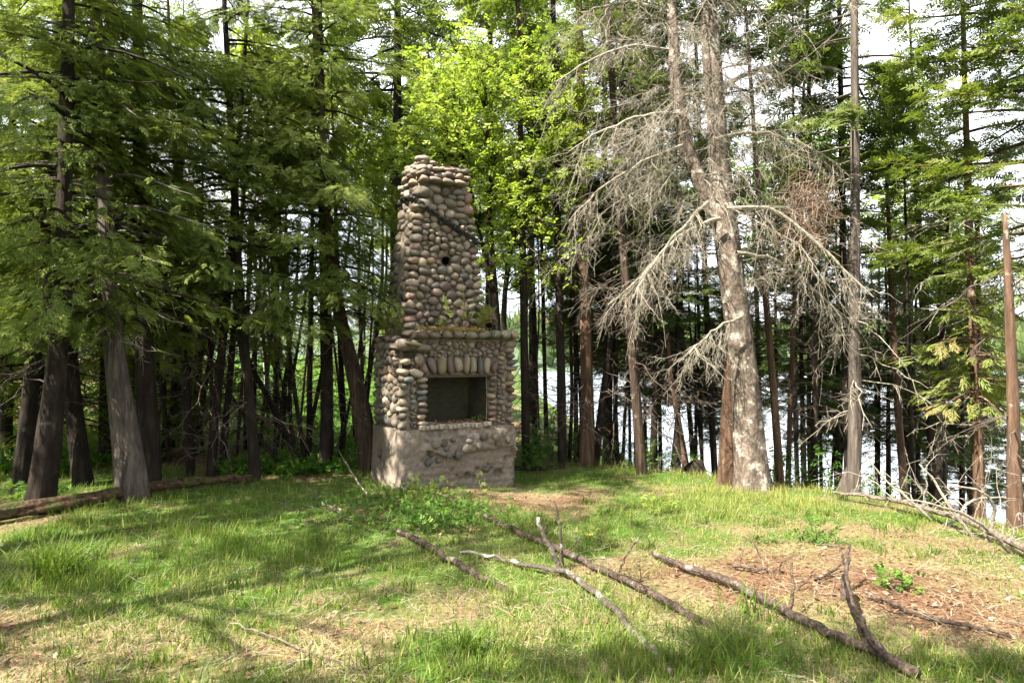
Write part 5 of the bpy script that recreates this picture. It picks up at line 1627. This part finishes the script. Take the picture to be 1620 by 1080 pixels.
# yellow flower
yf = on_ground(932, 868)
root = thing('dandelion', 'single yellow dandelion flower in the grass right of the upright fork', 'flower', yf)
acc = Acc(); tubes(acc, np.array([yf, yf + (0, 0, .07), yf + (.005, 0, .13)]), np.full(3, .003), 4); acc.build('stem', M_SHRUB, root, yf)
m_y, nt, out = new_mat('yellow_petals'); p_ = nt.nodes.new('ShaderNodeBsdfPrincipled'); p_.inputs['Base Color'].default_value = (.75, .50, .02, 1); nt.links.new(p_.outputs[0], out.inputs['Surface'])
acc = Acc(); an = np.linspace(0, 6.28, 22)[:-1]
sprays(acc, LEAF[0], np.tile(yf + (.005, 0, .13), (21, 1)), np.stack([np.cos(an), np.sin(an), .35 + 0 * an], -1), np.tile((0, 0, 1.0), (21, 1)), np.full(21, .028), np.full(21, .5))
acc.build('petals', m_y, root, yf)

# ------------------------------------------------------------------ grass, straw and leaf litter
def blades(acc, x, y, h, w, lean, tone, R, flat=0.0):
    n = len(x)
    z = H(x, y) - .01
    az = R.uniform(0, 2 * np.pi, n)
    dx, dy = np.cos(az), np.sin(az)
    fx, fy = -dy, dx                                   # the blade's flat side
    rot = R.uniform(-.9, .9, n)
    sx, sy = fx * np.cos(rot) + dx * np.sin(rot), fy * np.cos(rot) + dy * np.sin(rot)
    B = np.stack([x, y, z], -1)
    def lev(t, ww):
        c = B + np.stack([dx * lean * h * t ** 1.8, dy * lean * h * t ** 1.8, h * t * (1 - flat * t)], -1)
        o = np.stack([sx * w * ww * .5, sy * w * ww * .5, 0 * x], -1)
        return c - o, c + o
    a0, a1 = lev(0, .8); b0, b1 = lev(.5, 1.0); c0, _ = lev(1.0, 0)
    V = np.stack([a0, a1, b0, b1, c0], 1)
    T = np.array([(0, 1, 3), (0, 3, 2), (2, 3, 4)])
    T = (T[None] + (np.arange(n) * 5)[:, None, None]).reshape(-1, 3)
    acc.add(V.reshape(-1, 3), T, np.repeat(tone, 5))

def field(n, R, ymin=3.0, ymax=13.5):
    """points over the clearing, denser close to the camera"""
    y = ymin + (ymax - ymin) * R.random(n) ** 1.45
    x = (R.random(n) * 2 - 1) * (y * .80 + .4)
    ex = np.interp(y, EDGE[:, 1], EDGE[:, 0])
    k = x < ex + 1.2
    loc = np.stack([(x - FO[0]) * math.cos(TH) + (y - FO[1]) * math.sin(TH), -(x - FO[0]) * math.sin(TH) + (y - FO[1]) * math.cos(TH)], -1)
    k &= ~((loc[:, 0] > -.03) & (loc[:, 0] < W + .03) & (loc[:, 1] > -.06) & (loc[:, 1] < DP))
    return x[k], y[k]

R = np.random.default_rng(91)
acc = Acc()
x, y = field(330000, R)
g = greenness(x, y)
cl = fbm(x * 3.1, y * 3.1, 95)
k = R.random(len(x)) < np.clip((g - .12) * 1.35, 0, 1) * np.clip((cl - .30) * 2.4, .20, 1)
x, y, g = x[k], y[k], g[k]
far = smooth(9.0, 12.0, y)
h = (.035 + .105 * R.random(len(x)) ** 1.7) * (.65 + .8 * np.clip(g - .3, 0, 1)) * (1 + .8 * (fbm(x * 1.3, y * 1.3, 96) - .5))
tone = np.clip(.32 + .3 * R.random(len(x)) + .35 * (fbm(x * .9, y * .9, 97) - .5) + .36 * smooth(.8, 2.6, x) * smooth(5.8, 7.4, y), 0, 1)  # yellower on the right crest: sunshine put into the blade tone
tone = np.where(R.random(len(x)) < .16, R.uniform(.8, 1.0, len(x)), tone)
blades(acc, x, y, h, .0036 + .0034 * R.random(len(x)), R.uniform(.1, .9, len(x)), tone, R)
# taller clumps
cx, cy = field(300, R, 3.2, 9.5)
gk = greenness(cx, cy) > .30
cx, cy = cx[gk], cy[gk]
m = 26
x = np.repeat(cx, m) + R.normal(0, .045, len(cx) * m); y = np.repeat(cy, m) + R.normal(0, .045, len(cy) * m)
hh = np.repeat(R.uniform(.07, .16, len(cx)), m) * R.uniform(.5, 1.1, len(x))
blades(acc, x, y, hh, .0065 + .003 * R.random(len(x)), R.uniform(.1, .75, len(x)), np.clip(np.repeat(R.uniform(.1, .6, len(cx)), m) + R.normal(0, .1, len(x)), 0, 1), R)
tag(acc.build('grass', M_GRASS), 'fresh green grass growing through last year\'s straw', 'grass', kind='stuff')
# the big tussock at the left and the rushes at the bottom
def tussock(label, px, py, n, h, spread, seed):
    R = np.random.default_rng(seed)
    b = on_ground(px, py)
    acc = Acc()
    x = b[0] + R.normal(0, spread, n); y = b[1] + R.normal(0, spread * .7, n)
    blades(acc, x, y, h * R.uniform(.5, 1.1, n), .008 + .004 * R.random(n), R.uniform(.1, 1.0, n), R.uniform(.05, .55, n), R, .15)
    acc.build('blades', M_GRASS, thing('grass_tussock', label, 'grass tuft', b), b)
tussock('big dark green tussock of long grass at the left', 95, 915, 260, .42, .15, 1)
tussock('tall upright rushes before the thick dark branch', 1190, 985, 34, .34, .08, 2)
tussock('tall grass tuft at the bottom edge below the thick dark branch', 1150, 1060, 70, .26, .16, 3)
tussock('bright grass tuft in the straw at the bottom middle', 735, 1045, 130, .24, .06, 4)

acc = Acc()
x, y = field(230000, R)
g = greenness(x, y)
k = R.random(len(x)) < np.clip(1.0 - .62 * g, .12, 1) * np.clip((fbm(x * 2.1 + 5, y * 2.1, 98) - .30) * 3, .05, 1) * (1 - .75 * np.exp(-(((x - 2.6) / 1.2) ** 2 + ((y - 5.4) / .8) ** 2)))
x, y = x[k], y[k]
h = .03 + .06 * R.random(len(x)) ** 1.5
blades(acc, x, y, h, .0022 + .0022 * R.random(len(x)), R.uniform(1.0, 4.5, len(x)), np.clip(.2 + .7 * R.random(len(x)), 0, 1), R, .55)
tag(acc.build('dry_grass', M_STRAW), 'matted dry straw lying over the ground', 'dry grass', kind='stuff')

acc = Acc()
x, y = field(20000, R)
g = greenness(x, y)
k = R.random(len(x)) < np.clip(1.0 - 1.5 * g, .08, 1)
x, y = x[k], y[k]
n = len(x)
p = np.stack([x, y, H(x, y) + .006 + .015 * R.random(n)], -1)
an = R.uniform(0, 6.28, n)
d = np.stack([np.cos(an), np.sin(an), R.normal(0, .25, n)], -1)
LT = [blade_template([(0, 0, 0, 0, 1.0, .30, .18)]), blade_template([(0, 0, 0, .25, 1.0, .26, -.15), (0, 0, 0, -.3, .8, .22, .12)]), blade_template([(0, 0, 0, 0, 1.0, .2, -.3), (.2, 0, 0, .9, .5, .16, .1), (.2, 0, 0, -.9, .5, .16, .1)])]
pk = R.integers(0, 3, n)
for q_ in range(3):
    k = pk == q_
    sprays(acc, LT[q_], p[k], d[k], np.tile((0, 0, 1.0), (k.sum(), 1)) + R.normal(0, .3, (k.sum(), 3)), R.uniform(.018, .06, k.sum()), R.random(k.sum()) ** 1.2, .5)
tag(acc.build('leaf_litter', M_LITTER), 'brown fallen leaves scattered over the clearing', 'leaves', kind='stuff')
acc = Acc()
x, y = field(2600, R)
n = len(x)
an = R.uniform(0, 6.28, n)
L = R.uniform(.05, .28, n)
d = np.stack([np.cos(an), np.sin(an), R.normal(.05, .15, n)], -1)
p = np.stack([x, y, H(x, y) + .012], -1)
Q = p[:, None] + d[:, None] * (L[:, None] * np.linspace(0, 1, 4)[None])[..., None] + R.normal(0, .006, (n, 4, 3))
tubes(acc, Q, np.full((n, 1), .0028) * np.linspace(1, .5, 4), 3, R.random(n))
tag(acc.build('twig_litter', M_TWIG), 'small dead twigs strewn over the grass', 'twigs', kind='stuff')
# undergrowth on the forest floor beyond the clearing
acc = Acc()
n = 11000
y = 10.5 + 30 * R.random(n) ** 1.6
x = -y * (.02 + .75 * R.random(n))
k = fbm(x * .35, y * .35, 99) > .42
x, y = x[k], y[k]; n = len(x)
p = np.stack([x, y, H(x, y) + .03], -1)
d = np.stack([R.normal(0, 1, n), R.normal(0, 1, n), R.uniform(.2, 1.2, n)], -1)
sprays(acc, LEAF[0], p, d, R.normal(0, .4, (n, 3)) + (0, 0, 1), R.uniform(.10, .30, n), np.clip(fbm(x * .6, y * .6, 44) * 1.2 - .2 + R.uniform(-.2, .3, n), 0, 1))
tag(acc.build('undergrowth', M_SHRUB), 'low green ground plants on the forest floor behind the trees', 'undergrowth', kind='stuff')
